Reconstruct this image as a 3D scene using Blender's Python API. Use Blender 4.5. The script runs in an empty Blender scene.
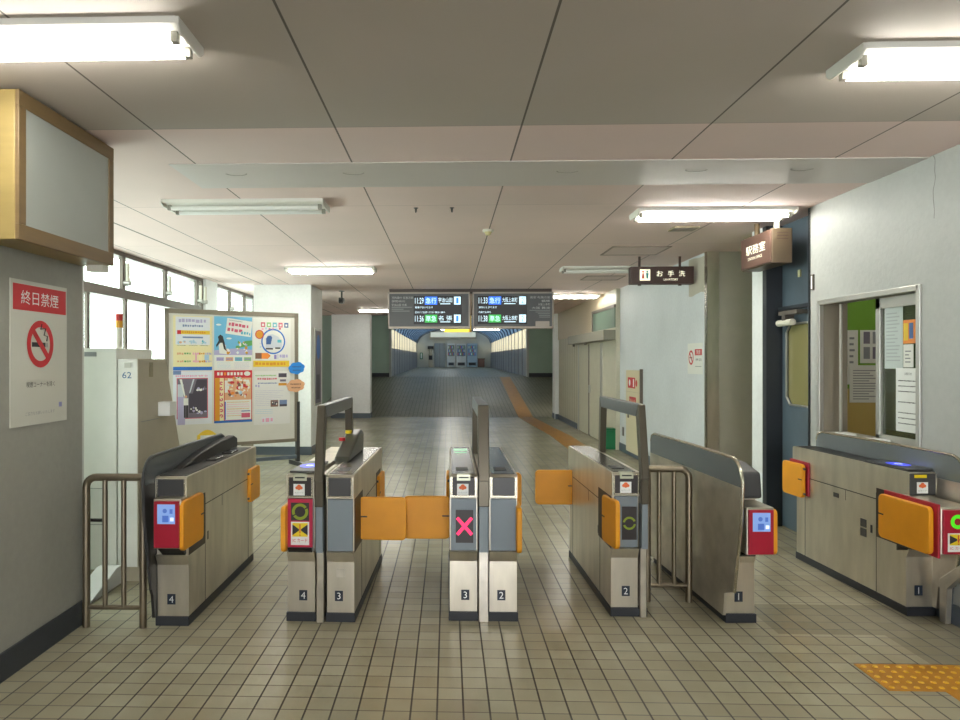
import bpy, bmesh, math, random
from mathutils import Matrix, Vector
R = math.radians
random.seed(7)
scn = bpy.context.scene
COL = scn.collection

# ---------------------------------------------------------------- camera, world, exposure
YAW = math.atan(24/720)
cd = bpy.data.cameras.new('camera'); cam = bpy.data.objects.new('camera', cd); COL.objects.link(cam)
cam.location = (0, 0, 1.47); cam.rotation_euler = (R(90), 0, YAW)
cd.sensor_width = 36; cd.lens = 27; cd.shift_x = 56/960; cd.shift_y = 1/960
cd.clip_start = 0.05; cd.clip_end = 300
scn.camera = cam
w = bpy.data.worlds.new('world'); scn.world = w; w.use_nodes = True
bg = w.node_tree.nodes['Background']; bg.inputs[0].default_value = (0.96, 0.98, 1.0, 1); bg.inputs[1].default_value = 10.0
scn.view_settings.view_transform = 'Standard'; scn.view_settings.look = 'None'
scn.view_settings.gamma = 1; scn.view_settings.use_curve_mapping = False
scn.view_settings.exposure = 0.22
TUBE = 44.0      # strength of a lit fluorescent tube

# ---------------------------------------------------------------- materials
def lin(h):
    h = h.lstrip('#'); v = [int(h[i:i+2], 16)/255 for i in (0, 2, 4)]
    return tuple(((x+0.055)/1.055)**2.4 if x > 0.04045 else x/12.92 for x in v) + (1,)
MATS = {}
def mat(name, colr, rough=0.5, metal=0.0, emit=0.0, var=0.0, scale=6.0, bump=0.0, stretch=(1, 1, 1), alpha=1.0):
    if name in MATS: return MATS[name]
    m = bpy.data.materials.new(name); m.use_nodes = True; nt = m.node_tree; N = nt.nodes; L = nt.links
    b = N['Principled BSDF']; c = lin(colr)
    b.inputs['Base Color'].default_value = c; b.inputs['Roughness'].default_value = rough
    b.inputs['Metallic'].default_value = metal
    if emit:
        b.inputs['Emission Color'].default_value = c; b.inputs['Emission Strength'].default_value = emit
    if alpha < 1: b.inputs['Alpha'].default_value = alpha
    if var or bump:
        g = N.new('ShaderNodeNewGeometry'); mp = N.new('ShaderNodeMapping'); mp.inputs['Scale'].default_value = stretch
        L.new(g.outputs['Position'], mp.inputs[0])
        n = N.new('ShaderNodeTexNoise'); n.inputs['Scale'].default_value = scale; n.inputs['Detail'].default_value = 5
        L.new(mp.outputs[0], n.inputs[0])
        if var:
            r = N.new('ShaderNodeMapRange'); r.inputs[1].default_value = 0.3; r.inputs[2].default_value = 0.7
            r.inputs[3].default_value = 1-var; r.inputs[4].default_value = 1+var*0.6
            L.new(n.outputs[0], r.inputs[0])
            mx = N.new('ShaderNodeVectorMath'); mx.operation = 'SCALE'; mx.inputs[0].default_value = c[:3]
            L.new(r.outputs[0], mx.inputs[3]); L.new(mx.outputs[0], b.inputs['Base Color'])
        if bump:
            bp = N.new('ShaderNodeBump'); bp.inputs['Strength'].default_value = bump; bp.inputs['Distance'].default_value = 0.01
            L.new(n.outputs[0], bp.inputs['Height']); L.new(bp.outputs[0], b.inputs['Normal'])
    MATS[name] = m; return m
def node(nt, t, **k):
    n = nt.nodes.new(t)
    for a, v in k.items(): setattr(n, a, v)
    return n
def mth(nt, op, a, b=None, c=None):
    n = node(nt, 'ShaderNodeMath', operation=op)
    for i, v in enumerate((a, b, c)):
        if v is None: continue
        if isinstance(v, (int, float)): n.inputs[i].default_value = v
        else: nt.links.new(v, n.inputs[i])
    return n.outputs[0]
def line_mask(nt, co, period, offset, width):
    f = mth(nt, 'FRACT', mth(nt, 'DIVIDE', mth(nt, 'SUBTRACT', co, offset), period))
    d = mth(nt, 'MINIMUM', f, mth(nt, 'SUBTRACT', 1.0, f))
    return mth(nt, 'LESS_THAN', d, width/period/2)
def mixc(nt, fac, a, b):
    n = node(nt, 'ShaderNodeMix', data_type='RGBA')
    for i, v in ((0, fac), (6, a), (7, b)):
        if isinstance(v, (int, float)): n.inputs[i].default_value = v
        elif isinstance(v, tuple): n.inputs[i].default_value = v
        else: nt.links.new(v, n.inputs[i])
    return n.outputs[2]
def tile_material(name, c1, c2, grout, dirt, rough, worn=True):
    m = bpy.data.materials.new(name); m.use_nodes = True; nt = m.node_tree; L = nt.links
    b = nt.nodes['Principled BSDF']
    g = node(nt, 'ShaderNodeNewGeometry'); s = node(nt, 'ShaderNodeSeparateXYZ'); L.new(g.outputs['Position'], s.inputs[0])
    P = 0.1108; ox, oy = -0.046, 3.017
    ix = mth(nt, 'FLOOR', mth(nt, 'DIVIDE', mth(nt, 'SUBTRACT', s.outputs[0], ox), P))
    iy = mth(nt, 'FLOOR', mth(nt, 'DIVIDE', mth(nt, 'SUBTRACT', s.outputs[1], oy), P))
    cb = node(nt, 'ShaderNodeCombineXYZ'); L.new(ix, cb.inputs[0]); L.new(iy, cb.inputs[1])
    wn = node(nt, 'ShaderNodeTexWhiteNoise', noise_dimensions='2D'); L.new(cb.outputs[0], wn.inputs[0])
    base = mixc(nt, wn.outputs[0], lin(c1), lin(c2))
    n = node(nt, 'ShaderNodeTexNoise'); n.inputs['Scale'].default_value = 1.3; n.inputs['Detail'].default_value = 6; L.new(g.outputs['Position'], n.inputs[0])
    r = node(nt, 'ShaderNodeMapRange'); r.inputs[1].default_value = 0.42; r.inputs[2].default_value = 0.68; L.new(n.outputs[0], r.inputs[0])
    r.inputs[3].default_value = 0.0; r.inputs[4].default_value = 0.55
    base = mixc(nt, r.outputs[0], base, lin(dirt))
    if worn:   # grey replaced tiles between the right gates and the tactile slab
        a = mth(nt, 'GREATER_THAN', s.outputs[0], 1.78); bb = mth(nt, 'LESS_THAN', s.outputs[1], 4.42); c = mth(nt, 'GREATER_THAN', s.outputs[1], 3.56)
        f = mth(nt, 'MULTIPLY', mth(nt, 'MULTIPLY', a, bb), c)
        a2 = mth(nt, 'LESS_THAN', s.outputs[0], 2.34); b2 = mth(nt, 'LESS_THAN', s.outputs[1], 3.94)
        f = mth(nt, 'MULTIPLY', f, mth(nt, 'SUBTRACT', 1.0, mth(nt, 'MULTIPLY', a2, b2)))
        base = mixc(nt, mth(nt, 'MULTIPLY', f, 0.5), base, lin('#7d7866'))
    gx = line_mask(nt, s.outputs[0], P, ox, 0.0080); gy = line_mask(nt, s.outputs[1], P, oy, 0.0070)
    base = mixc(nt, mth(nt, 'MULTIPLY', gy, 0.70), base, lin(grout)); base = mixc(nt, mth(nt, 'MULTIPLY', gx, 0.92), base, lin(grout))
    L.new(base, b.inputs['Base Color'])
    rr = mth(nt, 'ADD', mth(nt, 'MULTIPLY', mth(nt, 'MAXIMUM', gx, gy), 0.4), rough)
    L.new(rr, b.inputs['Roughness'])
    n2 = node(nt, 'ShaderNodeTexNoise'); n2.inputs['Scale'].default_value = 30; L.new(g.outputs['Position'], n2.inputs[0])
    h = mth(nt, 'SUBTRACT', mth(nt, 'MULTIPLY', n2.outputs[0], 0.25), mth(nt, 'MAXIMUM', gx, gy))
    bp = node(nt, 'ShaderNodeBump'); bp.inputs['Strength'].default_value = 0.35; bp.inputs['Distance'].default_value = 0.003
    L.new(h, bp.inputs['Height']); L.new(bp.outputs[0], b.inputs['Normal'])
    return m
FLOOR = tile_material('floor_tiles', '#aea992', '#a39d86', '#39332a', '#8d866c', 0.25)
RAMP = tile_material('ramp_tiles', '#77755f', '#6c6955', '#4a483c', '#605d4c', 0.45, False)

def ceiling_material():
    m = bpy.data.materials.new('ceiling_boards'); m.use_nodes = True; nt = m.node_tree; L = nt.links
    b = nt.nodes['Principled BSDF']; b.inputs['Roughness'].default_value = 0.75
    g = node(nt, 'ShaderNodeNewGeometry'); s = node(nt, 'ShaderNodeSeparateXYZ'); L.new(g.outputs['Position'], s.inputs[0])
    ix = mth(nt, 'FLOOR', mth(nt, 'DIVIDE', mth(nt, 'SUBTRACT', s.outputs[0], 0.375), 0.955))
    iy = mth(nt, 'FLOOR', mth(nt, 'DIVIDE', mth(nt, 'SUBTRACT', s.outputs[1], 3.68), 1.87))
    cb = node(nt, 'ShaderNodeCombineXYZ'); L.new(ix, cb.inputs[0]); L.new(iy, cb.inputs[1])
    wn = node(nt, 'ShaderNodeTexWhiteNoise', noise_dimensions='2D'); L.new(cb.outputs[0], wn.inputs[0])
    far = mixc(nt, wn.outputs[0], lin('#e8d2cc'), lin('#dfc9c3'))  # pinkish bounce light painted into the boards beyond the near row
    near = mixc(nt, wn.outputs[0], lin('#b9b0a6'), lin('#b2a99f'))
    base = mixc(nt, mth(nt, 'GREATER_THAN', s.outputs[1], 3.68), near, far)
    n = node(nt, 'ShaderNodeTexNoise'); n.inputs['Scale'].default_value = 0.8; n.inputs['Detail'].default_value = 3; L.new(g.outputs['Position'], n.inputs[0])
    r = node(nt, 'ShaderNodeMapRange'); r.inputs[1].default_value = 0.4; r.inputs[2].default_value = 0.7; r.inputs[3].default_value = 0; r.inputs[4].default_value = 0.35
    L.new(n.outputs[0], r.inputs[0]); base = mixc(nt, r.outputs[0], base, lin('#cabcb5'))
    gx = line_mask(nt, s.outputs[0], 0.955, 0.375, 0.010); gy = line_mask(nt, s.outputs[1], 1.87, 3.68, 0.010)
    ed = mth(nt, 'LESS_THAN', mth(nt, 'ABSOLUTE', mth(nt, 'ADD', s.outputs[0], 2.9)), 0.012)
    base = mixc(nt, mth(nt, 'MULTIPLY', gy, 0.30), base, lin('#4a423c')); base = mixc(nt, mth(nt, 'MULTIPLY', mth(nt, 'MAXIMUM', gx, ed), 0.85), base, lin('#4a423c'))
    L.new(base, b.inputs['Base Color'])
    return m
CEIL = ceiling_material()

def wall_material(name, colr, seam=False):
    m = bpy.data.materials.new(name); m.use_nodes = True; nt = m.node_tree; L = nt.links
    b = nt.nodes['Principled BSDF']; b.inputs['Roughness'].default_value = 0.6; c = lin(colr)
    g = node(nt, 'ShaderNodeNewGeometry'); s = node(nt, 'ShaderNodeSeparateXYZ'); L.new(g.outputs['Position'], s.inputs[0])
    n = node(nt, 'ShaderNodeTexNoise'); n.inputs['Scale'].default_value = 26; n.inputs['Detail'].default_value = 6; L.new(g.outputs['Position'], n.inputs[0])
    n1 = node(nt, 'ShaderNodeTexNoise'); n1.inputs['Scale'].default_value = 1.8; n1.inputs['Detail'].default_value = 4; L.new(g.outputs['Position'], n1.inputs[0])
    v = mth(nt, 'ADD', mth(nt, 'MULTIPLY', n.outputs[0], 0.16), mth(nt, 'MULTIPLY', n1.outputs[0], 0.22))
    v = mth(nt, 'ADD', v, 0.81)
    sc = node(nt, 'ShaderNodeVectorMath', operation='SCALE'); sc.inputs[0].default_value = c[:3]; L.new(v, sc.inputs[3])
    out = sc.outputs[0]
    if seam == 'right':     # a hairline crack down from the ceiling
        n3 = node(nt, 'ShaderNodeTexNoise'); n3.inputs['Scale'].default_value = 5; L.new(g.outputs['Position'], n3.inputs[0])
        y = mth(nt, 'ADD', s.outputs[1], mth(nt, 'MULTIPLY', mth(nt, 'SUBTRACT', n3.outputs[0], 0.5), 0.12))
        k = mth(nt, 'MULTIPLY', mth(nt, 'LESS_THAN', mth(nt, 'ABSOLUTE', mth(nt, 'SUBTRACT', y, 4.30)), 0.004), mth(nt, 'GREATER_THAN', s.outputs[2], 2.3))
        out = mixc(nt, mth(nt, 'MULTIPLY', k, 0.6), out, lin('#55524c'))
    if seam == 'stain':     # the yellow-brown water stain high on the wall
        dy = mth(nt, 'ABSOLUTE', mth(nt, 'SUBTRACT', s.outputs[1], 8.3)); dz = mth(nt, 'ABSOLUTE', mth(nt, 'SUBTRACT', s.outputs[2], 2.44))
        k = mth(nt, 'MULTIPLY', mth(nt, 'LESS_THAN', mth(nt, 'ADD', dy, mth(nt, 'MULTIPLY', n1.outputs[0], 0.1)), 0.34), mth(nt, 'LESS_THAN', mth(nt, 'ADD', dz, mth(nt, 'MULTIPLY', n1.outputs[0], 0.1)), 0.26))
        out = mixc(nt, mth(nt, 'MULTIPLY', k, 0.55), out, lin('#ab9866'))
    L.new(out, b.inputs['Base Color'])
    bp = node(nt, 'ShaderNodeBump'); bp.inputs['Strength'].default_value = 0.35; bp.inputs['Distance'].default_value = 0.004
    L.new(n.outputs[0], bp.inputs['Height']); L.new(bp.outputs[0], b.inputs['Normal'])
    return m
WALL = wall_material('painted_concrete', '#eef0f0')
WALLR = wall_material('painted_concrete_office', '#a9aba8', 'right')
WALLL = wall_material('painted_concrete_left', '#97978e')  # shade on the left wall put into a darker grey
WALLS = wall_material('painted_concrete_stained', '#d6dadc', 'stain')
WALLG = wall_material('green_grey_paint', '#9fb3a2')
STEEL = mat('brushed_stainless', '#cdc6b6', 0.33, 0.8, var=0.16, scale=5, stretch=(2, 2, 0.5))
STEELD = mat('worn_stainless', '#cac4b8', 0.30, 0.8, var=0.22, scale=7, stretch=(1, 1, 1))
EDGE = mat('polished_edge', '#bdb6a4', 0.25, 0.9)
TOPM = mat('dark_steel_top', '#4c4a47', 0.22, 0.6, var=0.15)
FINM = mat('frame_bronze_grey', '#5d574b', 0.3, 0.7, var=0.1)
BLK = mat('black_plastic', '#1b1b1c', 0.4)
DKG = mat('dark_grey_plastic', '#3c3c3d', 0.35)
KICK = mat('blue_black_kick', '#26292f', 0.5)
BASEB = mat('dark_blue_grey_base', '#343940', 0.45, var=0.1)
BASEL = mat('slate_base', '#5b6570', 0.5)
BLUEG = mat('blue_grey_panel', '#7b858c', 0.45, 0.2)
ORANGE = mat('orange_flap', '#e69c18', 0.45, var=0.05, scale=9)
ORD = mat('orange_edge', '#b9710d', 0.5)
MAG = mat('magenta_panel', '#bb1d45', 0.35)
CRIM = mat('crimson_panel', '#a3122e', 0.35)
WHITE = mat('white_sticker', '#e9ebe8', 0.45)
OFFW = mat('off_white_plastic', '#d8d6c8', 0.5)
CLOUD = mat('orange_print', '#e06a35', 0.5)
YEL = mat('yellow_print', '#e8cf1c', 0.5)
REDP = mat('red_print', '#c8242c', 0.5)
GREENLED = mat('green_led', '#6f7f14', 0.5, emit=0.25)
GREENLIT = mat('bright_green_led', '#3fae12', 0.5, emit=0.9)
REDLED = mat('red_led', '#ff2f66', 0.5, emit=1.0)
LEDBK = mat('led_black', '#2a2120', 0.4)
SCREEN = mat('screen_blue', '#7f9fd8', 0.4, emit=0.35)
SCREEND = mat('screen_dark_blue', '#4a6fc8', 0.4, emit=0.25)
ICBLUE = mat('reader_blue', '#3d4be0', 0.3, emit=0.7)
ICWHITE = mat('reader_white', '#cfd6ff', 0.3, emit=0.8)
NAVY = mat('number_plate', '#232d3c', 0.4)
PRINTW = mat('white_print', '#f0f2f2', 0.5)
PRINTK = mat('black_print', '#2a2a2c', 0.5)
GREY = mat('grey_print', '#8b8e90', 0.5)
BEIGE = mat('beige_steel', '#b3ab96', 0.5, var=0.05)
BEIGEL = mat('pale_beige_steel', '#e6e8e0', 0.45, var=0.04)
DOORBL = mat('dark_blue_door', '#566571', 0.4, var=0.08)
DOORDK = mat('door_jamb_dark', '#23282e', 0.45)
ALU = mat('aluminium', '#b9b8b2', 0.35, 0.7)
ALUD = mat('bronze_window_frame', '#6d655d', 0.4, 0.4)
WOOD = mat('tan_wood', '#6f5a3a', 0.45, var=0.12, scale=4, stretch=(1, 1, 6))
GOLD = mat('golden_wood', '#94804e', 0.4, var=0.08, scale=4, stretch=(1, 1, 6))
FROST = mat('frosted_acrylic', '#9a9f99', 0.35, var=0.03)
RAILM = mat('rail_steel', '#857a68', 0.3, 0.8)
TACT = mat('tactile_orange', '#b87f1e', 0.5, var=0.14, scale=8)
TACTD = mat('tactile_dot', '#d3a62c', 0.45)
PATH = mat('path_orange', '#a5762a', 0.5, var=0.15, scale=6)
LAMPW = mat('lamp_housing', '#dcdad2', 0.4)
TUBEM = mat('lit_tube', '#fffdf4', 0.4, emit=TUBE)
TUBEO = mat('unlit_tube', '#e6e6e2', 0.3)
BROWN = mat('sign_brown', '#5c443a', 0.45)
BROWND = mat('sign_dark_brown', '#3f2620', 0.45)
BROWNL = mat('sign_side_brown', '#544634', 0.45)
LITW = mat('lit_sign_white', '#fffbe0', 0.5, emit=0.9)
PGREY = mat('board_grey', '#58595c', 0.45)
LEDPAN = mat('led_panel', '#17171c', 0.35)
LEDW = mat('led_white', '#cfe8f4', 0.5, emit=1.0)
LEDB = mat('led_blue', '#2f6fe6', 0.5, emit=1.2)
LEDG = mat('led_green', '#2f9c46', 0.5, emit=1.0)
FRAMEA = mat('board_frame', '#a59c92', 0.4, 0.3)
GREENB = mat('green_notice_wall', '#6f9f2a', 0.7)
OCHRE = mat('ochre_wall', '#c0a760', 0.7)
PAPER = mat('paper', '#e4e5de', 0.6)
BINGR = mat('bin_green', '#12794a', 0.45)
def translucent(name, colr):
    m = bpy.data.materials.new(name); m.use_nodes = True; nt = m.node_tree; nt.nodes.clear(); L = nt.links
    o = node(nt, 'ShaderNodeOutputMaterial'); t = node(nt, 'ShaderNodeBsdfTranslucent'); t.inputs[0].default_value = lin(colr)
    d = node(nt, 'ShaderNodeBsdfDiffuse'); d.inputs[0].default_value = lin(colr); mx = node(nt, 'ShaderNodeMixShader'); mx.inputs[0].default_value = .5
    L.new(t.outputs[0], mx.inputs[1]); L.new(d.outputs[0], mx.inputs[2]); L.new(mx.outputs[0], o.inputs[0]); MATS[name] = m; return m
def glass(name, tint, refl=0.12, rough=0.02, opaq=0.0):
    m = bpy.data.materials.new(name); m.use_nodes = True; nt = m.node_tree; nt.nodes.clear(); L = nt.links
    o = node(nt, 'ShaderNodeOutputMaterial'); t = node(nt, 'ShaderNodeBsdfTransparent'); t.inputs[0].default_value = lin(tint)
    g = node(nt, 'ShaderNodeBsdfGlossy'); g.inputs[1].default_value = rough
    lw = node(nt, 'ShaderNodeLayerWeight'); lw.inputs[0].default_value = 0.25
    f = mth(nt, 'ADD', mth(nt, 'MULTIPLY', lw.outputs[0], 0.5), refl)
    mx = node(nt, 'ShaderNodeMixShader'); L.new(f, mx.inputs[0]); L.new(t.outputs[0], mx.inputs[1]); L.new(g.outputs[0], mx.inputs[2])
    out = mx.outputs[0]
    if opaq:
        d = node(nt, 'ShaderNodeBsdfPrincipled'); d.inputs['Base Color'].default_value = lin('#a2abb0'); d.inputs['Roughness'].default_value = 0.25; d.inputs['Metallic'].default_value = 0.4
        m2 = node(nt, 'ShaderNodeMixShader'); m2.inputs[0].default_value = opaq; L.new(out, m2.inputs[1]); L.new(d.outputs[0], m2.inputs[2]); out = m2.outputs[0]
    L.new(out, o.inputs[0]); MATS[name] = m; return m
GLASS = glass('clear_glass', '#e8f0ea', 0.06)
GLASSO = glass('office_glass', '#b8c8b0', 0.16)
SMOKE = glass('smoked_guard', '#6a6d70', 0.10, 0.05, 0.55)
SMOKED = glass('dark_smoked_guard', '#4a4b4c', 0.06, 0.05, 0.45)

# ---------------------------------------------------------------- mesh builder
ROOTM = {}
_tc = {}
def text_data(s):
    if s in _tc: return _tc[s]
    cu = bpy.data.curves.new('t', 'FONT'); cu.body = s; cu.size = 1; cu.resolution_u = 2; cu.fill_mode = 'FRONT'
    o = bpy.data.objects.new('t', cu); me = bpy.data.meshes.new_from_object(o)
    vs = [(v.co.x, v.co.y) for v in me.vertices]; fs = [tuple(p.vertices) for p in me.polygons]
    bpy.data.objects.remove(o); bpy.data.curves.remove(cu); bpy.data.meshes.remove(me)
    _tc[s] = (vs, fs); return _tc[s]
class MB:
    def __init__(s): s.v = []; s.f = []; s.m = []; s.mats = []; s.T = Matrix()
    def mi(s, m):
        if m not in s.mats: s.mats.append(m)
        return s.mats.index(m)
    def add(s, vs, fs, m):
        b = len(s.v); s.v += [s.T @ Vector(v) for v in vs]
        k = s.mi(m)
        for f in fs: s.f.append(tuple(b+i for i in f)); s.m.append(k)
    def box(s, x0, x1, y0, y1, z0, z1, m):
        s.add([(x0,y0,z0),(x1,y0,z0),(x1,y1,z0),(x0,y1,z0),(x0,y0,z1),(x1,y0,z1),(x1,y1,z1),(x0,y1,z1)],
              [(0,3,2,1),(4,5,6,7),(0,1,5,4),(1,2,6,5),(2,3,7,6),(3,0,4,7)], m); return s
    def prism(s, pts, a0, a1, m, axis='x'):
        n = len(pts)
        def P(a, p):
            return (a, p[0], p[1]) if axis == 'x' else (p[0], a, p[1]) if axis == 'y' else (p[0], p[1], a)
        vs = [P(a0, p) for p in pts] + [P(a1, p) for p in pts]
        ar = sum(pts[i][0]*pts[(i+1) % n][1]-pts[(i+1) % n][0]*pts[i][1] for i in range(n))
        fl = (ar > 0) ^ (axis == 'y') ^ (a1 < a0)
        fs = [tuple(range(n))[::-1] if fl else tuple(range(n)), tuple(range(n, 2*n)) if fl else tuple(range(n, 2*n))[::-1]]
        for i in range(n):
            j = (i+1) % n
            fs.append((i, j, n+j, n+i) if fl else (j, i, n+i, n+j))
        s.add(vs, fs, m); return s
    def cyl(s, p0, p1, r, m, n=14, r1=None):
        p0, p1 = Vector(p0), Vector(p1); d = (p1-p0).normalized(); r1 = r if r1 is None else r1
        a = d.orthogonal().normalized(); b = d.cross(a)
        vs = []
        for p, q in ((p0, r), (p1, r1)):
            for i in range(n):
                t = 2*math.pi*i/n; vs.append(p+a*math.cos(t)*q+b*math.sin(t)*q)
        fs = [(i, (i+1) % n, n+(i+1) % n, n+i) for i in range(n)]+[tuple(range(n))[::-1], tuple(range(n, 2*n))]
        s.add(vs, fs, m); return s
    def tube(s, pts, r, m, n=12):
        pts = [Vector(p) for p in pts]; up = None; rings = []
        for i, p in enumerate(pts):
            d = (pts[min(i+1, len(pts)-1)]-pts[max(i-1, 0)]).normalized()
            if up is None: up = d.orthogonal().normalized()
            up = (up-d*up.dot(d)).normalized(); b = d.cross(up)
            rings.append([p+up*math.cos(2*math.pi*k/n)*r+b*math.sin(2*math.pi*k/n)*r for k in range(n)])
        vs = [q for g in rings for q in g]; fs = []
        for i in range(len(pts)-1):
            for k in range(n):
                fs.append((i*n+k, i*n+(k+1) % n, (i+1)*n+(k+1) % n, (i+1)*n+k))
        fs += [tuple(range(n))[::-1], tuple(range((len(pts)-1)*n, len(pts)*n))]
        s.add(vs, fs, m); return s
    # flat print in a panel frame: u right, v up, n out
    def poly(s, pts, m, h=0.0):
        s.add([(p[0], p[1], h) for p in pts], [tuple(range(len(pts)))], m); return s
    def rect(s, u0, v0, u1, v1, m, h=0.001): return s.poly([(u0,v0),(u1,v0),(u1,v1),(u0,v1)], m, h)
    def slab(s, u0, v0, u1, v1, h0, h1, m): return s.box(u0, u1, v0, v1, h0, h1, m)
    def disc(s, u, v, r, m, h=0.001, rv=None, n=24):
        rv = rv or r; return s.poly([(u+r*math.cos(2*math.pi*i/n), v+rv*math.sin(2*math.pi*i/n)) for i in range(n)], m, h)
    def ring(s, u, v, r0, r1, m, h=0.001, a0=0, a1=360, n=32):
        vs = []; full = a1-a0 >= 360
        for i in range(n+1):
            t = R(a0+(a1-a0)*i/n)
            vs += [(u+r0*math.cos(t), v+r0*math.sin(t), h), (u+r1*math.cos(t), v+r1*math.sin(t), h)]
        s.add(vs, [(2*i, 2*i+1, 2*i+3, 2*i+2) for i in range(n)], m); return s
    def text(s, t, u0, v0, u1, v1, m, h=0.002, keep=False):
        vs, fs = text_data(t)
        if not vs: return s
        x0 = min(p[0] for p in vs); x1 = max(p[0] for p in vs); y0 = min(p[1] for p in vs); y1 = max(p[1] for p in vs)
        sx = (u1-u0)/(x1-x0); sy = (v1-v0)/(y1-y0); ox = u0; oy = v0
        if keep:
            k = min(sx, sy); ox = (u0+u1)/2-k*(x1-x0)/2; oy = (v0+v1)/2-k*(y1-y0)/2; sx = sy = k
        s.add([(ox+(p[0]-x0)*sx, oy+(p[1]-y0)*sy, h) for p in vs], fs, m); return s
    def build(s, name, parent=None, bevel=0.0, smooth=False, seg=2):
        me = bpy.data.meshes.new(name); vs = s.v
        r = parent
        while r is not None and r.parent is not None: r = r.parent
        if r is not None:
            inv = ROOTM[r.name].inverted(); vs = [inv @ v for v in vs]
        me.from_pydata([tuple(v) for v in vs], [], s.f)
        for m in s.mats: me.materials.append(m)
        for p, k in zip(me.polygons, s.m): p.material_index = k; p.use_smooth = smooth
        me.validate(); me.update()
        o = bpy.data.objects.new(name, me); COL.objects.link(o)
        if parent is not None: o.parent = parent
        if bevel:
            b = o.modifiers.new('bevel', 'BEVEL'); b.width = bevel; b.segments = seg; b.limit_method = 'ANGLE'; b.angle_limit = R(40)
        if smooth:
            me.set_sharp_from_angle(angle=R(40)) if hasattr(me, 'set_sharp_from_angle') else None
        return o
def frame(o, u, v):
    u = Vector(u).normalized(); v = Vector(v).normalized(); n = u.cross(v)
    return Matrix(((u.x, v.x, n.x, o[0]), (u.y, v.y, n.y, o[1]), (u.z, v.z, n.z, o[2]), (0, 0, 0, 1)))
def panel(o, u, v=(0, 0, 1)):
    b = MB(); b.T = frame(o, u, v); return b
def thing(name, label, cat, loc=(0, 0, 0), rz=0.0, group=None):
    o = bpy.data.objects.new(name, None); COL.objects.link(o); o.location = loc; o.rotation_euler = (0, 0, rz); o.empty_display_size = 0.1
    ROOTM[o.name] = Matrix.Translation(loc) @ Matrix.Rotation(rz, 4, 'Z')
    o['label'] = label; o['category'] = cat
    if group: o['group'] = group
    return o
def tag(o, label, cat, group=None, kind=None):
    o['label'] = label; o['category'] = cat
    if group: o['group'] = group
    if kind: o['kind'] = kind
    return o
def struct(name, b, bevel=0.0, parent=None, label=None):
    o = b.build(name, parent, bevel)
    if parent is None: o['kind'] = 'structure'; ROOTM[o.name] = Matrix()
    if label: o['label'] = label
    return o
def copy_tree(o, parent=None):
    c = o.copy(); COL.objects.link(c); c.parent = parent
    for ch in list(o.children): copy_tree(ch, c)
    return c
def center(o):      # move a single-mesh thing's origin to its base
    me = o.data; n = len(me.vertices)
    c = Vector((sum(v.co.x for v in me.vertices)/n, sum(v.co.y for v in me.vertices)/n, min(v.co.z for v in me.vertices)))
    me.transform(Matrix.Translation(-c)); o.location = c; return o

C = 2.67
XR, XL, XW = 2.83, -2.05, -3.6
# ================================================================ THE SETTING
b = MB(); b.box(XW-.2, 5.6, -5, 18.85, -.2, 0, FLOOR); struct('floor', b, label='beige square tiled concourse floor')
b = MB(); b.prism([(18.85, -.2), (18.85, 0), (27.0, .88), (50.2, 1.05), (50.2, .8), (27, .6)], -4.2, 4.9, RAMP)
struct('floor_ramp', b, label='dark tiled ramp rising to the footbridge')
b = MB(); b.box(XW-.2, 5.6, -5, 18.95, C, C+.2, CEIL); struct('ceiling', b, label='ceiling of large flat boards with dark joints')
# shallow lighter band across the ceiling
b = MB(); b.box(-1.70, XR, 4.33, 4.93, C-.005, C+.01, mat('band_board', '#cdc6c2', 0.4))
for x in (-1.35, -.6, .75, 1.55, 2.2):
    b.prism([(x+.07*math.cos(t)+0, 4.55+.05*math.sin(t)) for t in [math.pi*i/8 for i in range(9)]] + [(x+.06*math.cos(t), 4.55+.04*math.sin(t)) for t in [math.pi*i/8 for i in range(8, -1, -1)]], C-.007, C-.004, mat('band_mark', '#a9a39c', 0.6), 'z')
struct('trim_1', b, label='pale flat band across the ceiling')
# left wall beside the viewer
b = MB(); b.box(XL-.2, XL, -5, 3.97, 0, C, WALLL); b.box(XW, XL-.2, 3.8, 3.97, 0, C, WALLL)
struct('wall_left', b, label='grey painted wall at the left edge')
b = MB(); b.box(XL, XL+.012, -5, 3.985, 0, .13, BASEB); b.box(XL-.2, XL+.012, 3.97, 3.985, 0, .13, BASEB); struct('baseboard_left', b)
b = MB(); b.box(XL-.2, XL, 3.97, 3.99, .13, C, mat('pale_trim', '#cfd0cb', 0.5)); struct('trim_2', b)
b = MB(); b.box(XL-.0005, XL+.0006, 3.305-.47, 3.305-.465, .13, C, GREY); struct('trim_3', b)
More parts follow.
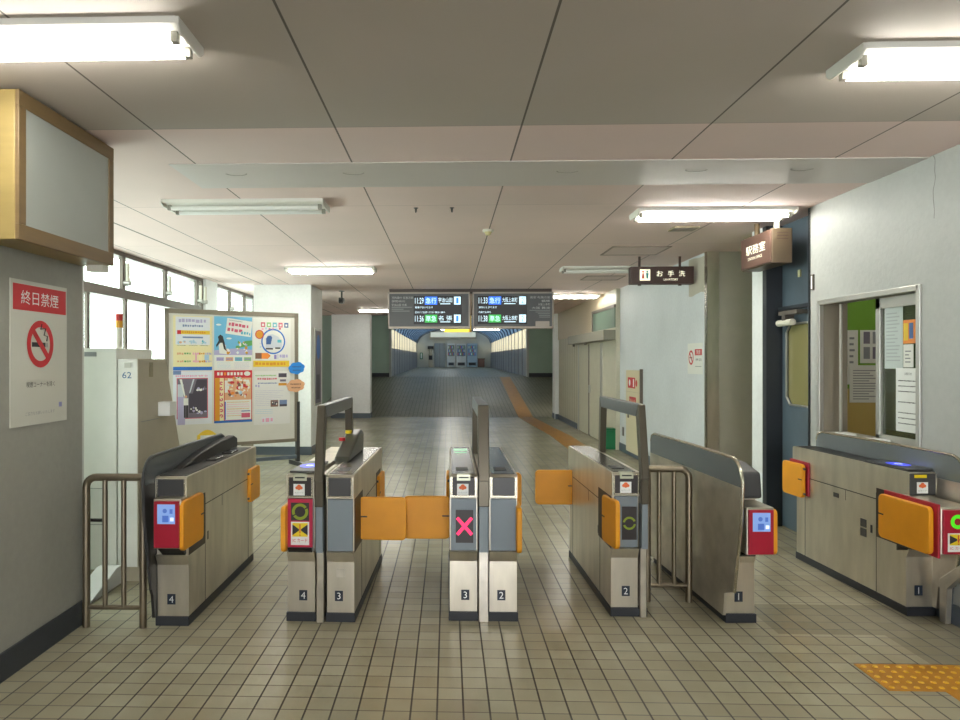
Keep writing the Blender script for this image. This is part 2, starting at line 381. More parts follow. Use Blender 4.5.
# window wall
b = MB()
b.box(XW-.2, XW, 3.8, 14.2, 0, .9, WALL); b.box(XW-.2, XW+.06, 10.42, 10.95, .9, C, WALL); b.box(XW-.2, XW, 13.3, 18.85, .9, C, WALL); b.box(XW-.2, XW, 14.2, 18.85, 0, .9, WALL)
struct('wall_window', b, label='outer wall below and between the windows')
def window(name, y0, y1, mull, lowm, label):
    f = MB(); fd = .05
    f.box(XW-.12, XW+.02, y0, y1, .88, .94, ALUD); f.box(XW-.12, XW+.02, y0, y1, 2.16, 2.26, ALUD); f.box(XW-.12, XW+.02, y0, y1, 2.62, C, ALUD)
    for y in mull: f.box(XW-.02, XW+.02, y-.035, y+.035, 2.26, 2.64, ALUD)
    for y in lowm: f.box(XW-.03, XW+.0, y-.028, y+.028, .94, 2.16, ALUD)
    o = struct(name, f, label=label)
    g = MB(); g.box(XW-.015, XW-.010, y0, y1, .94, 2.16, GLASS); g.box(XW-.005, XW+.0, y0, y1, 2.26, 2.62, GLASS); g.build('window_pane', o)
    for y in mull[1:]:
        h = MB(); h.cyl((XW+.06, y, 2.55), (XW+.06, y, 2.33), .022, OFFW); h.cyl((XW+.02, y, 2.33), (XW+.09, y, 2.33), .03, ALU); h.build('window_latch', o, smooth=True)
window('window_1', 3.97, 10.42, (4.0, 5.2, 6.6, 7.85, 9.05, 10.2, 10.39), (4.0, 5.2, 6.2, 7.1, 7.95, 8.55, 9.3, 10.39), 'long row of bright windows with hopper lights above')
window('window_2', 10.95, 13.3, (10.98, 11.75, 12.6, 13.27), (10.98, 11.75, 12.6, 13.27), 'short window row beyond the wall column')
# left pillars
def pillar(name, x0, x1, y0, y1, label, m=WALL, h=C):
    b = MB(); b.box(x0, x1, y0, y1, 0, h, m); o = struct(name, b, .01, label=label)
    b = MB(); b.box(x0-.01, x1+.01, y0-.01, y1+.01, 0, .13, BASEL); b.build('pillar_base', o)
    return o
pillar('wall_pillar_near', -3.05, -2.14, 11.2, 12.2, 'white square pillar behind the poster board')
pillar('wall_pillar_far', -3.0, -2.0, 18.45, 18.85, 'white square pillar at the foot of the ramp')
b = MB(); b.box(XW-.2, XW, 18.85, 27.2, 0, 3.6, WALLG); struct('wall_far_left', b)
b = MB(); b.box(4.5, 4.7, 18.85, 27.2, 0, 3.6, WALLG); struct('wall_far_right', b)
b = MB(); b.box(XW-.2, -2.17, 27, 27.2, 0, 3.6, WALLG); b.box(2.98, 4.7, 27, 27.2, 0, 3.6, WALLG); b.box(-2.17, 2.98, 27, 27.2, 3.45, 3.6, WALLG)
struct('wall_far', b, label='grey green wall either side of the footbridge opening')
b = MB(); b.box(XW, -2.17, 26.98, 27, .8, 1.02, KICK); b.box(2.98, 4.5, 26.98, 27, .8, 1.02, KICK); struct('baseboard_far', b)
b = MB(); b.box(-2.2, -2.12, 26.9, 27.22, .8, 3.45, mat('opening_trim', '#a9aba5', .5)); b.box(2.93, 3.01, 26.9, 27.22, .8, 3.45, MATS['opening_trim']); struct('trim_4', b)
b = MB(); b.box(XW-.2, 4.7, 18.85, 27.2, 3.4, 3.6, mat('dark_soffit', '#6d7168', .7)); b.box(XW-.2, 4.7, 18.85, 18.95, C, 3.5, MATS['dark_soffit']); struct('ceiling_ramp', b)

# right wall with the office window and the door
b = MB(); W0, W1, WZ0, WZ1 = 4.42, 5.58, .93, 1.91
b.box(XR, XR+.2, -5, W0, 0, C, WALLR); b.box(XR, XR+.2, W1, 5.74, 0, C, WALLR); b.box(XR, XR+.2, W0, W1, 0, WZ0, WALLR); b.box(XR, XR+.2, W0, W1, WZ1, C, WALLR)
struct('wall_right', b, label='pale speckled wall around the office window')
b = MB(); b.box(XR-.012, XR, -5, 5.74, 0, .11, BASEL); struct('baseboard_right', b)
b = MB(); b.box(XR, XR+.16, 6.58, 6.80, 0, C, WALL); struct('wall_door_side', b)
# door
d = MB(); d.box(XR, XR+.14, 6.50, 6.58, 0, C, DOORDK); d.box(XR, XR+.15, 5.72, 5.76, 0, C, DOORDK); d.box(XR+.14, XR+.2, 5.72, 6.58, 1.93, C, DOORBL); d.box(XR+.10, XR+.15, 5.76, 6.5, 1.915, 1.945, DOORDK)
door = struct('door_1', d, label='dark blue steel door with an eight cornered window')
d = MB(); yy0, yy1, zz0, zz1 = 5.80, 6.42, 1.09, 1.79
d.box(XR+.14, XR+.18, 5.76, 6.5, .01, zz0, DOORBL); d.box(XR+.14, XR+.18, 5.76, 6.5, zz1, 1.915, DOORBL); d.box(XR+.14, XR+.18, 5.76, yy0, zz0, zz1, DOORBL); d.box(XR+.14, XR+.18, yy1, 6.5, zz0, zz1, DOORBL)
k = .07
for (a, c_, s1, s2) in ((yy0, zz0, 1, 1), (yy1, zz0, -1, 1), (yy1, zz1, -1, -1), (yy0, zz1, 1, -1)):
    d.prism([(a, c_), (a+s1*k, c_), (a, c_+s2*k)], XR+.14, XR+.18, DOORBL)
leaf = d.build('door_leaf', door)
d = MB(); d.box(XR+.155, XR+.165, yy0, yy1, zz0, zz1, mat('yellowed_glass', '#8a8458', .15)); d.build('leaf_window', leaf)
g = MB(); oc = [(yy0+k, zz0), (yy1-k, zz0), (yy1, zz0+k), (yy1, zz1-k), (yy1-k, zz1), (yy0+k, zz1), (yy0, zz1-k), (yy0, zz0+k)]
g.tube([(XR+.138, p[0], p[1]) for p in oc+oc[:2]], .009, ALU, 8); g.build('window_trim', leaf)
d = MB(); d.cyl((XR+.08, 6.18, 1.80), (XR+.08, 6.44, 1.80), .028, OFFW); d.box(XR+.05, XR+.14, 6.05, 6.38, 1.865, 1.90, ALUD); d.box(XR+.06, XR+.14, 6.28, 6.34, 1.78, 1.88, ALUD); d.build('door_closer', leaf, smooth=False)
d = MB(); d.box(XR+.130, XR+.14, 6.16, 6.20, 2.18, 2.24, mat('cream_tag', '#d8d0a0', .5)); d.build('door_tag', door)
d = MB(); d.cyl((XR+.10, 5.84, .95), (XR+.10, 5.84, .83), .012, ALU); d.box(XR+.1, XR+.14, 5.83, 5.85, .83, .95, ALU); d.build('door_handle', leaf)
# far right partition (toilet side)
XP = 2.84
b = MB(); b.box(XP, XP+.12, 8.0, 12.0, 0, C, WALLS); struct('wall_partition', b, label='pale partition wall with a stain below the ceiling')
b = MB(); b.box(XP+.12, 5.4, 8.0, 8.2, 0, C, mat('dim_grey_wall', '#a9a697', .6, var=.06)); struct('wall_passage', b)
b = MB(); b.box(XP-.012, XP, 8.0, 12.0, 0, .13, BASEL); struct('baseboard_partition', b)
b = MB(); b.box(XP-.004, XP+.125, 7.985, 8.0, 0, C, STEEL); b.box(XP-.006, XP, 7.985, 8.06, 0, C, EDGE); struct('trim_5', b, label='stainless corner guard on the partition')
b = MB(); b.box(5.4, 5.6, -5, 12.2, 0, C, WALL); struct('wall_toilet_passage', b)
# beige service wall further on
BW = mat('beige_panelling', '#c9c4b0', .5, var=.04)
b = MB(); b.box(2.78, 2.94, 12.0, 12.9, 0, C, BW); b.box(2.78, 2.94, 12.9, 18.3, 2.0, C, mat('beige_bulkhead', '#c9b99e', .55)); b.box(2.80, 2.94, 12.9, 18.3, 0, 2.0, BW)
for i in range(9): b.box(2.793, 2.80, 15.75+i*.29, 15.76+i*.29, .12, 2.0, BEIGE)
struct('wall_service', b, label='beige panelled service wall')
b = MB(); b.box(2.775, 2.80, 15.7, 18.3, 0, .12, BASEL); struct('baseboard_service', b)
b = MB(); b.box(2.72, 3.2, 18.3, 18.85, 0, C, WALL); b.box(2.70, 2.72, 18.3, 18.36, 0, C, PRINTW); b.box(2.71, 3.21, 18.29, 18.86, 0, .13, BASEL); struct('wall_pillar_right', b)
d = MB(); d.box(2.775, 2.80, 13.15, 13.25, 0, 1.80, ALU); d.box(2.775, 2.80, 14.3, 14.36, 0, 1.80, ALUD); d.box(2.775, 2.80, 15.4, 15.5, 0, 1.80, ALU)
do = struct('door_2', d, label='pair of beige doors under a grey canopy')
for a, c_ in ((13.25, 14.3), (14.36, 15.4)):
    d = MB(); d.box(2.785, 2.80, a, c_, .02, 1.80, BW); lf = d.build('door_leaf', do, .004)
d = MB(); d.box(2.755, 2.785, 14.18, 14.22, .85, 1.0, ALU); d.build('door_handle', lf)
d = MB(); d.box(2.58, 2.80, 12.05, 15.6, 1.82, 1.99, mat('canopy_grey', '#8d897a', .5)); d.box(2.56, 2.60, 13.6, 13.66, 1.77, 1.82, ALUD); d.box(2.62, 2.66, 15.2, 15.26, 1.77, 1.82, ALUD); d.build('door_canopy', do, .01)
b = MB(); b.box(2.765, 2.785, 12.05, 13.85, 2.03, 2.36, mat('transom_green', '#5f7363', .4)); b.box(2.75, 2.79, 12.02, 13.9, 2.36, 2.41, ALUD); b.box(2.75, 2.79, 13.85, 13.9, 2.03, 2.41, ALUD); struct('window_3', b, label='dark green transom panel')

# footbridge
BRX0, BRX1 = -2.17, 2.98
def zb(y): return .88+(y-27)*(.17/23.2)
b = MB(); GP = mat('bridge_grey_panel', '#8b8d90', .5)
for x0, x1 in ((BRX0-.1, BRX0), (BRX1, BRX1+.1)): b.prism([(27.2, .7), (50, .9), (50, 2.06), (27.2, 1.96)], x0, x1, GP)
struct('wall_bridge', b)
b = MB()
for x0, x1 in ((BRX0-.06, BRX0-.04), (BRX1+.04, BRX1+.06)): b.box(x0, x1, 27.2, 50, 1.96, 2.75, translucent('bridge_pane', '#cdc8b8') if 'bridge_pane' not in MATS else MATS['bridge_pane'])
bw = struct('window_4', b, label='translucent cream footbridge side panes')
ys = [27.3+i*1.62 for i in range(15)]
RIB = mat('bridge_rib', '#47596e', .45)
b = MB(); cx = (BRX0+BRX1)/2; hw = (BRX1-BRX0)/2
for y in ys:
    for x in (BRX0, BRX1-.025): b.box(x, x+.025, y, y+.06, .85, 2.75, mat('bridge_post', '#84878a', .5))
    pts = [(cx+hw*math.cos(math.pi*i/14), 2.7+1.05*math.sin(math.pi*i/14)) for i in range(15)]
    for i in range(14):
        p, q = pts[i], pts[i+1]; sc = .975
        p2 = (cx+(p[0]-cx)*sc, 2.7+(p[1]-2.7)*.95); q2 = (cx+(q[0]-cx)*sc, 2.7+(q[1]-2.7)*.95)
        b.prism([p, q, q2, p2], y, y+.09, RIB, 'y')
struct('trim_6', b, label='blue grey arched ribs of the footbridge')
b = MB()
pts = [(cx+(hw+.02)*math.cos(math.pi*i/14), 2.72+1.08*math.sin(math.pi*i/14)) for i in range(15)]
for i in range(14):
    p, q = pts[i], pts[i+1]; b.prism([p, q, (q[0]*1.01, q[1]+.03), (p[0]*1.01, p[1]+.03)], 27.2, 50, MATS['vault_blue'] if 'vault_blue' in MATS else translucent('vault_blue', '#8799a8'), 'y')
struct('ceiling_bridge', b)
b = MB(); b.box(-3, 4, 50, 50.3, .8, 4.2, mat('end_wall', '#cfcdbf', .6)); struct('wall_bridge_end', b)
# office interior
b = MB(); b.box(3.03, 5.4, 6.9, 7.1, 1.21, C, GREENB); b.box(3.03, 5.4, 6.9, 7.1, 0, 1.21, OCHRE); b.box(3.03, 5.4, 3.3, 3.5, 0, C, OCHRE); b.box(3.03, 3.05, 5.74, 5.76, 0, C, OCHRE); struct('wall_office', b, label='green and ochre office wall seen through the window')
b = MB(); b.box(XR+.14, XR+.2, W1+.0, W1+.01, WZ0, WZ1, mat('reveal_grey', '#8a8375', .5)); b.box(XR, XR+.2, W1-.012, W1, WZ0, WZ1, MATS['reveal_grey'])
wf = struct('window_5', b, label='aluminium sliding ticket office window')
f = MB()
f.box(XR-.012, XR+.02, W0-.02, W0+.02, WZ0-.02, WZ1+.02, ALU); f.box(XR-.012, XR+.02, W1-.015, W1+.02, WZ0-.02, WZ1+.02, ALU)
f.box(XR-.012, XR+.02, W0, W1, WZ1-.015, WZ1+.02, ALU); f.box(XR-.03, XR+.2, W0, W1, WZ0-.02, WZ0+.005, ALU)
f.build('window_frame', wf, .002)
f = MB(); f.box(XR+.06, XR+.10, W0+.02, W0+.05, WZ0, WZ1-.02, ALU); f.box(XR+.06, XR+.10, 4.92, 4.97, WZ0, WZ1-.02, ALU); f.box(XR+.06, XR+.10, W0+.02, 4.97, WZ1-.09, WZ1-.02, ALU); f.box(XR+.06, XR+.10, W0+.02, 4.97, WZ0+.005, WZ0+.05, ALU)
sash = f.build('sliding_sash', wf, .002)
f = MB(); f.box(XR+.078, XR+.082, W0+.05, 4.92, WZ0+.05, WZ1-.09, GLASSO); f.build('sash_glass', sash)
f = MB(); f.box(XR+.075, XR+.085, 5.42, 5.45, WZ0, WZ1-.02, ALU); f.build('sash_stile', wf)
# closing wall far behind the viewer, with a wide way in
b = MB(); b.box(XL-.2, -1.0, -5.2, -5, 0, C, WALL); b.box(1.8, 5.6, -5.2, -5, 0, C, WALL); struct('wall_behind', b)

# ================================================================ TACTILE PAVING
def tactile(name, polys, label, m, dots=True):
    b = MB()
    for p in polys: b.prism(p, 0.0, .004, m, 'z')
    if dots:
        for p in polys:
            x0 = min(q[0] for q in p); x1 = max(q[0] for q in p); y0 = min(q[1] for q in p); y1 = max(q[1] for q in p)
            nx = int((x1-x0)/.055); ny = int((y1-y0)/.055)
            for i in range(nx):
                for j in range(ny):
                    x = x0+.0275+i*.055; y = y0+.0275+j*.055
                    b.cyl((x, y, .004), (x, y, .0085), .013, TACTD, 8, .009)
    return tag(b.build(name), label, 'paving')
tactile('tactile_slab', [[(1.965, 3.275), (2.815, 3.275), (2.815, 3.555), (1.965, 3.555)], [(2.21, 2.9), (2.815, 2.9), (2.815, 3.274), (2.21, 3.274)]], 'orange dotted tactile paving on the floor at the bottom right', TACT)
b = MB(); b.prism([(2.0, 11.3), (2.38, 11.3), (2.40, 14.2), (2.22, 18.84), (1.84, 18.84), (2.02, 14.2)], 0, .004, PATH, 'z')
b.add([(1.84, 18.85, .006), (2.22, 18.85, .006), (2.30, 26.9, .875), (1.92, 26.9, .875)], [(0, 1, 2, 3)], PATH)
tag(b.build('guide_strip'), 'long orange guide strip running up the middle right of the far floor and ramp', 'paving')

# ================================================================ TICKET GATES
L0 = 1.28
def body_profile(Lb, Lh, h=.83):
    return [(.03, .045), (Lb, .045), (Lb, .60), (Lh, .66), (Lh, h-.012), (Lh-.012, h), (.012, h), (0, h-.012), (0, .70), (.02, .695), (.02, .40), (0, .395), (.03, .335)]
def body(b, x0, x1, Lb=L0, Lh=L0+.05, h=.83):
    b.prism(body_profile(Lb, Lh, h), x0, x1, STEEL)
def seams(b, x, s, Lb=L0):
    t = .0015
    a0, a1 = (x-t, x+.0002) if s < 0 else (x-.0002, x+t)
    for (y0, y1, z0, z1) in ((.30, Lb-.12, .618, .624), (.30, .305, .045, .66), (Lb-.12, Lb-.115, .045, .66), (.62, .624, .55, .62), (.34, .36, .40, .45)):
        b.box(a0, a1, y0, y1, z0, z1, BLK)
def recess_plate(root, x, y0, y1, z0=.39, z1=.69):
    b = MB(); b.box(x-.002, x+.002, y0, y1, z0, z1, mat('recess_shade', '#3a3129', .5)); b.build('flap_recess_shade', root)  # flat dark plate; the recess's shade is put into its colour
def head_front(root, x0, x1, h=.83, sticker=True, slot=True):
    b = MB(); b.box(x0+.006, x1-.006, -.004, .002, .705, h-.012, EDGE); b.build('head_rim', root, .002)
    b = MB(); b.box(x0+.015, x1-.015, -.008, .0, .713, h-.014, DKG if not sticker else LEDBK); hp = b.build('head_panel', root, .003)
    c = (x0+x1)/2
    if slot:
        b = MB(); b.box(c-.038, c+.038, -.012, .03, h-.032, h+.004, mat('slot_silver', '#b9bba6', .3, .5)); b.box(c-.028, c+.028, -.0135, -.011, h-.018, h-.010, BLK); b.build('ticket_slot', root, .002)
    if sticker:
        cloud_sticker(root, c-.005, .716)
def cloud_sticker(root, c, z0, y=-.0085, s=.064):
    b = MB(); b.T = frame((c-s/2, y, z0), (1, 0, 0), (0, 0, 1))
    b.slab(0, 0, s, s, 0, .001, WHITE)
    for du, dv, r in ((-.012, 0, .009), (.012, 0, .009), (0, .007, .012), (0, -.004, .009)): b.disc(s/2+du, s*.66+dv, r, CLOUD, .0015+abs(du)*.01+r*.01, n=14)
    b.text('ICカード', .008, .010, s-.008, .020, GREY, .0015)
    b.build('card_sticker', root)
def top_panel(root, x0, x1, L=L0, h=.83, lit=False):
    b = MB(); b.box(x0+.012, x1-.012, .03, L, h-.002, h+.003, TOPM); tp = b.build('top_panel', root, .002)
    b = MB(); b.box(x0+.035, x1-.05, .14, .26, h+.003, h+.006, BLK); b.build('display_window', tp)
    if lit:
        b = MB(); b.box(x0+.03, x1-.03, L-.22, L-.12, h+.003, h+.006, mat('pale_green_display', '#a9d8b4', .3, emit=.5)); b.build('lit_display', tp)
        b = MB(); b.box(x0+.035, x1-.035, L-.34, L-.31, h+.003, h+.006, MATS['pale_green_display']); b.build('lit_display', tp)
def kick(root, x0, x1, L=L0):
    b = MB(); b.box(x0-.006, x1+.006, .015, L+.005, 0, .05, KICK); b.build('plinth', root, .003)
def mid_panel(root, x0, x1, m=None, z0=.40, z1=.693):
    b = MB(); b.box(x0+.006, x1-.006, .008, .022, z0, z1, m or BLUEG); return b.build('front_panel', root, .003)
def number(root, n, c, z=.115, y=.0295, w_=.046):
    b = MB(); b.T = frame((c-w_/2, y, z), (1, 0, 0), (0, 0, 1)); b.slab(0, 0, w_, .058, 0, .0015, NAVY)
    b.text(n, .008, .010, w_-.008, .048, PRINTW, .0022, keep=True); b.build('number_plate', root)
def led(root, kind, c, z0=.445, w_=.098, hh=.185, y=.007, m=None, ring=GREENLED):
    b = MB(); b.T = frame((c-w_/2, y, z0), (1, 0, 0), (0, 0, 1)); b.slab(0, 0, w_, hh, 0, .003, LEDBK)
    if kind == 'cross':
        for s in (1, -1):
            p0 = Vector((.008 if s > 0 else w_-.008, hh*.25)); p1 = Vector((w_-.008 if s > 0 else .008, hh*.76)); d = (p1-p0).normalized(); q = Vector((-d.y, d.x))*.009
            b.poly([tuple(p0-q), tuple(p1-q), tuple(p1+q), tuple(p0+q)], REDLED, .0035+s*.0002)
    else:
        b.ring(w_/2, hh*.5, w_*.30, w_*.44, ring, .0035, 20, 170); b.ring(w_/2, hh*.5, w_*.30, w_*.44, ring, .0035, 200, 350)
    b.build('indicator', root)
def hollow_frame(root, x0, x1):
    b = MB(); L0 = 1.28
    b.box(x0, x1, -.035, .03, .655, .83, FINM)
    b.prism([(-.055, .80), (.01, .80), (.085, 1.145), (.035, 1.22)], x0, x1, FINM)
    b.prism([(.035, 1.22), (.085, 1.145), (.95, 1.145), (1.0, 1.22)], x0, x1, mat('frame_bar', '#6f7376', .35, .5))
    b.prism([(1.0, 1.22), (.95, 1.145), (.985, .82), (1.04, .82)], x0, x1, FINM)
    b.box(x0+.01, x1-.01, .03, L0-.02, .04, .82, STEELD)
    f = b.build('divider_frame', root, .005)
    b = MB(); b.box(x0+.004, x1-.004, -.03, .03, .40, .695, BLUEG); b.box(x0+.004, x1-.004, -.0, .03, .0, .40, STEELD); b.build('divider_trim', root, .003)
def rrect(w_, h_, r, n=5):
    out = []
    for cx_, cy_, a in ((w_-r, r, -90), (w_-r, h_-r, 0), (r, h_-r, 90), (r, r, 180)):
        for i in range(n+1):
            t = R(a+90*i/n); out.append((cx_+r*math.cos(t), cy_+r*math.sin(t)))
    return out
def flap(root, hx, hy, ang, length=.30, z0=.405, h=.255, th=.028):
    """orange flap door: hinge at (hx,hy), running out at ang degrees from +x"""
    b = MB(); u = (math.cos(R(ang)), math.sin(R(ang)), 0)
    b.T = frame((hx, hy, z0), u, (0, 0, 1)) @ Matrix.Translation((0, 0, -th/2))
    b.prism(rrect(length, h, .03), 0, th, ORANGE, 'z')
    o = b.build('flap_door', root, .007, seg=3)
    for q, mm in (((.004, h*.53, .05, h*.56, -.002, th+.002), BLK), ((-.016, h*.10, .004, h*.16, .008, th-.008), DKG), ((-.016, h*.84, .004, h*.90, .008, th-.008), DKG)):
        g = MB(); g.T = b.T; g.slab(*q, mm); g.build('flap_latch' if mm is BLK else 'flap_hinge', o)
def caution_sticker(b, u0, v0, w_, h_, ho=.004):
    b.slab(u0, v0, u0+w_, v0+h_, 0, ho, WHITE)
    a = u0+w_*.08; c = u0+w_*.92; lo = v0+h_*.36; hi = v0+h_*.95; m_ = (a+c)/2; mv = (lo+hi)/2
    b.rect(a, lo, c, hi, YEL, ho+.0005)
    b.poly([(a, lo+.1*(hi-lo)), (a+.44*(c-a), mv-.004), (a+.44*(c-a), mv+.004), (a, hi-.1*(hi-lo))], PRINTK, ho+.001)
    b.poly([(c, lo+.1*(hi-lo)), (c, hi-.1*(hi-lo)), (c-.44*(c-a), mv+.004), (c-.44*(c-a), mv-.004)], PRINTK, ho+.001)
    b.rect(m_-.003, lo+.25*(hi-lo), m_+.003, hi-.08*(hi-lo), REDP, ho+.0015); b.rect(m_-.003, lo+.06*(hi-lo), m_+.003, lo+.17*(hi-lo), REDP, ho+.0015)
    b.text('IC カード', u0+w_*.1, v0+h_*.12, u0+w_*.9, v0+h_*.28, REDP, ho+.0005)
def reader(root, c, y, h=.83, s=1.0):
    b = MB(); b.T = Matrix.Translation((c, y, h+.004))
    b.prism([(-.072*s, -.20), (.072*s, -.20), (.072*s, .22), (-.072*s, .22)], 0, .012, DKG, 'z'); pad = b.build('card_reader', root, .006)
    b = MB(); b.T = Matrix.Translation((c, y, h+.018)); b.disc(0, 0, .056*s, ICBLUE, 0, .085); b.ring(0, 0, .010, .022, ICWHITE, .001); b.disc(.02*s, 0, .006, ICWHITE, .001); b.build('reader_light', pad)

# --- gate 3/2 in the middle
gt = thing('ticket_gate', 'double sided ticket gate with a red cross indicator, in the middle of the row', 'ticket gate', (.20, 4.06, 0), 0, 'ticket gates')
def LOC(g, f, *a, **k): return f(g, *a, **k)
def local(root): ROOTM[root.name+'_save'] = ROOTM[root.name]; ROOTM[root.name] = Matrix()
def double_gate(root, left_fn, right_fn, nl, nr, fw=.031):
    local(root)
    A0, A1, B0, B1 = -.19, -.034, .034, .19
    b = MB(); body(b, A0, A1); body(b, B0, B1); seams(b, A0, -1); seams(b, B1, 1); b.build('gate_body', root, .004)
    for x0, x1 in ((A0, A1), (B0, B1)): kick(root, x0, x1)
    hollow_frame(root, -fw, fw); recess_plate(root, A0, .03, .34); recess_plate(root, B1, .03, .34); recess_plate(root, A0, .98, 1.22); recess_plate(root, B1, .98, 1.22)
    head_front(root, A0, A1); head_front(root, B0, B1, sticker=False, slot=False)
    mid_panel(root, A0, A1); mid_panel(root, B0, B1)
    number(root, nl, (A0+A1)/2+.01); number(root, nr, (B0+B1)/2-.01)
    left_fn(A0, A1); right_fn(B0, B1)
def g32l(a, c): led(gt, 'cross', (a+c)/2+.005); top_panel(gt, a, c, lit=True); flap(gt, a+.005, .26, 180, .285); flap(gt, a-.008, 1.02, 90, .30)
def g32r(a, c): top_panel(gt, a, c); flap(gt, c+.006, .24, -90, .30, .40); flap(gt, c-.01, 1.16, 0, .15, .41)
double_gate(gt, g32l, g32r, '3', '2')
# --- gate 4/3
g4 = thing('ticket_gate', 'double sided ticket gate with magenta trimmed indicator and blue glowing card reader', 'ticket gate', (-.718, 4.02, 0), R(-1.6), 'ticket gates')
def g43l(a, c):
    b = MB(); b.T = frame((a+.008, .006, .425), (1, 0, 0), (0, 0, 1)); W_ = c-a-.016; b.slab(0, 0, W_, .27, 0, .012, MAG)
    b.slab(W_*.13, .148, W_*.87, .25, .011, .0125, LEDBK); b.ring(W_/2, .199, .030, .046, GREENLED, .013, 35, 205); b.ring(W_/2, .199, .030, .046, GREENLED, .013, 215, 385)
    caution_sticker(b, W_*.13, .012, W_*.74, .13, .013); b.build('indicator', g4)
    b = MB(); b.prism([(.0, .395), (.0, .42), (-.02, .425), (.03, .36)], a+.01, c-.01, BLK); b.build('dark_underside', g4)  # black wedge below the indicator panel
    reader(g4, (a+c)/2, .24); flap(g4, a-.006, .24, -90, .30)
def g43r(a, c):
    top_panel(g4, a, c); flap(g4, c-.01, .27, 0, .285); flap(g4, c+.008, 1.02, 90, .30)
    b = MB(); b.box((a+c)/2-.025, (a+c)/2+.025, .022, .031, .25, .30, STEELD); b.build('coin_plate', g4, .002)
    # dark hood with coloured buttons on top
    b = MB(); b.prism([(.50, .83), (1.16, .83), (1.16, .96), (1.08, .985), (.92, .965), (.72, .91), (.55, .86)], a-.055, a+.045, mat('hood_grey', '#4f5149', .35, .2)); hd = b.build('hood', g4, .02, seg=3)
    b = MB(); b.cyl((a-.05, .80, .935), (a-.05, .80, .955), .022, REDP); b.build('red_button', hd)
    b = MB(); b.cyl((a-.03, .94, .97), (a-.03, .94, .99), .022, YEL); b.build('yellow_button', hd)
double_gate(g4, g43l, g43r, '4', '3', .024)
# --- gate 2
g2 = thing('ticket_gate', 'ticket gate number 2 beside the short rail, dim green ring indicator, closed far flap', 'ticket gate', (1.035, 4.16, 0), R(1.2), 'ticket gates'); local(g2)
A0, A1 = -.095, .060
b = MB(); body(b, A0, A1); seams(b, A0, -1); b.build('gate_body', g2, .004); kick(g2, A0, A1+.045); head_front(g2, A0, A1+.005); mid_panel(g2, A0+.01, A1); top_panel(g2, A0, A1)
hollow_frame(g2, A1+.002, A1+.045); number(g2, '2', -.01); led(g2, 'ring', .004, .445, .085, .19); recess_plate(g2, A0, .02, .34); flap(g2, A0-.010, .16, -84, .235, .405, .275); flap(g2, A0+.02, 1.2, 180, .29, .41, .255)
# --- single gates with curved guards
def guard(root, x, m, z=.945, dy=0.0, back=1.26, plate=None):
    """curved side guard: smoked upper band over a steel lower plate"""
    pts = []
    for i in range(9):
        t = R(90+90*i/8*.94); pts.append((-.10+dy+.13*math.cos(t), z-.13+.13*math.sin(t)))
    edge = [(back-.005, z-.06), (back-.02, z-.02), (back-.08, z), (.5, z+.004)] + pts + [(-.215+dy, .62), (-.13+dy, .22)]
    top = [(back, .80), (back, z-.06), (back-.02, z-.02), (back-.08, z), (.5, z+.004)]+pts+[(-.228+dy, .80)]
    b = MB(); b.prism(top, x-.006, x+.006, m); b.build('guard_glass', root)
    b = MB(); b.prism([(back, .80), (-.228+dy, .80), (-.21+dy, .62), (-.13+dy, .22), (-.02, .18), (.0, .05), (back, .05)], x-.008, x+.008, plate or STEELD); b.build('guard_plate', root)
    b = MB(); b.tube([(x, p[0], p[1]) for p in edge], .009, EDGE if not plate else DKG, 8); b.build('guard_edge', root, smooth=True)
def screen_box(root, x0, x1, y0, z0, z1, m, screen=True):
    b = MB(); b.box(x0, x1, y0+.012, .03, z0, z1, STEEL); bx = b.build('display_box', root, .005)
    b = MB(); b.T = frame((x0+.006, y0, z0+.006), (1, 0, 0), (0, 0, 1)); W_ = x1-x0-.012; H_ = z1-z0-.018; b.slab(0, 0, W_, H_, -.014, 0, m)
    b.build('box_face', bx, .003)
    if screen:
        b = MB(); b.T = frame((x0+.006, y0-.001, z0+.006), (1, 0, 0), (0, 0, 1)); b.slab(W_*.15, H_*.52, W_*.85, H_*.94, 0, .002, SCREEN)
        b.disc(W_*.45, H_*.80, .012, SCREEND, .0025); b.rect(W_*.35, H_*.56, W_*.6, H_*.70, SCREEND, .0025); b.rect(W_*.66, H_*.58, W_*.8, H_*.66, ICWHITE, .0025); b.rect(W_*.64, H_*.74, W_*.76, H_*.84, SCREEND, .0025)
        b.build('screen', bx)
    else:
        b = MB(); b.T = frame((x0+.006, y0-.001, z0+.006), (1, 0, 0), (0, 0, 1)); b.ring(W_*.42, H_*.74, .018, .038, GREENLIT, .002); caution_sticker(b, W_*.12, H_*.06, W_*.62, H_*.42, .002); b.build('indicator', bx)
    b = MB(); b.prism([(y0+.03, z0), (.02, z0), (.02, z0-.07), (.0, z0-.05)], x0+.01, x1-.01, BLK); b.build('dark_underside', bx)  # black wedge along the underside of the box
def single(root, num, A0, A1, gx, gm, Lb, Lh, box, flip, screen=True, seamside=1, dy=0.0, plate=None):
    local(root)
    b = MB(); body(b, A0, A1, Lb, Lh); seams(b, A1 if seamside > 0 else A0, seamside, Lb); b.build('gate_body', root, .004)
    kick(root, A0, A1, Lb); number(root, num, A0+(A1-A0)*.45)
    guard(root, gx, gm, dy=dy, plate=plate); recess_plate(root, A1 if seamside > 0 else A0, .03, .30)
    screen_box(root, *box, screen=screen)
    b = MB(); b.box(A0+.012, A1-.012, .03, Lb, .828, .834, BLK); b.build('top_panel', root)
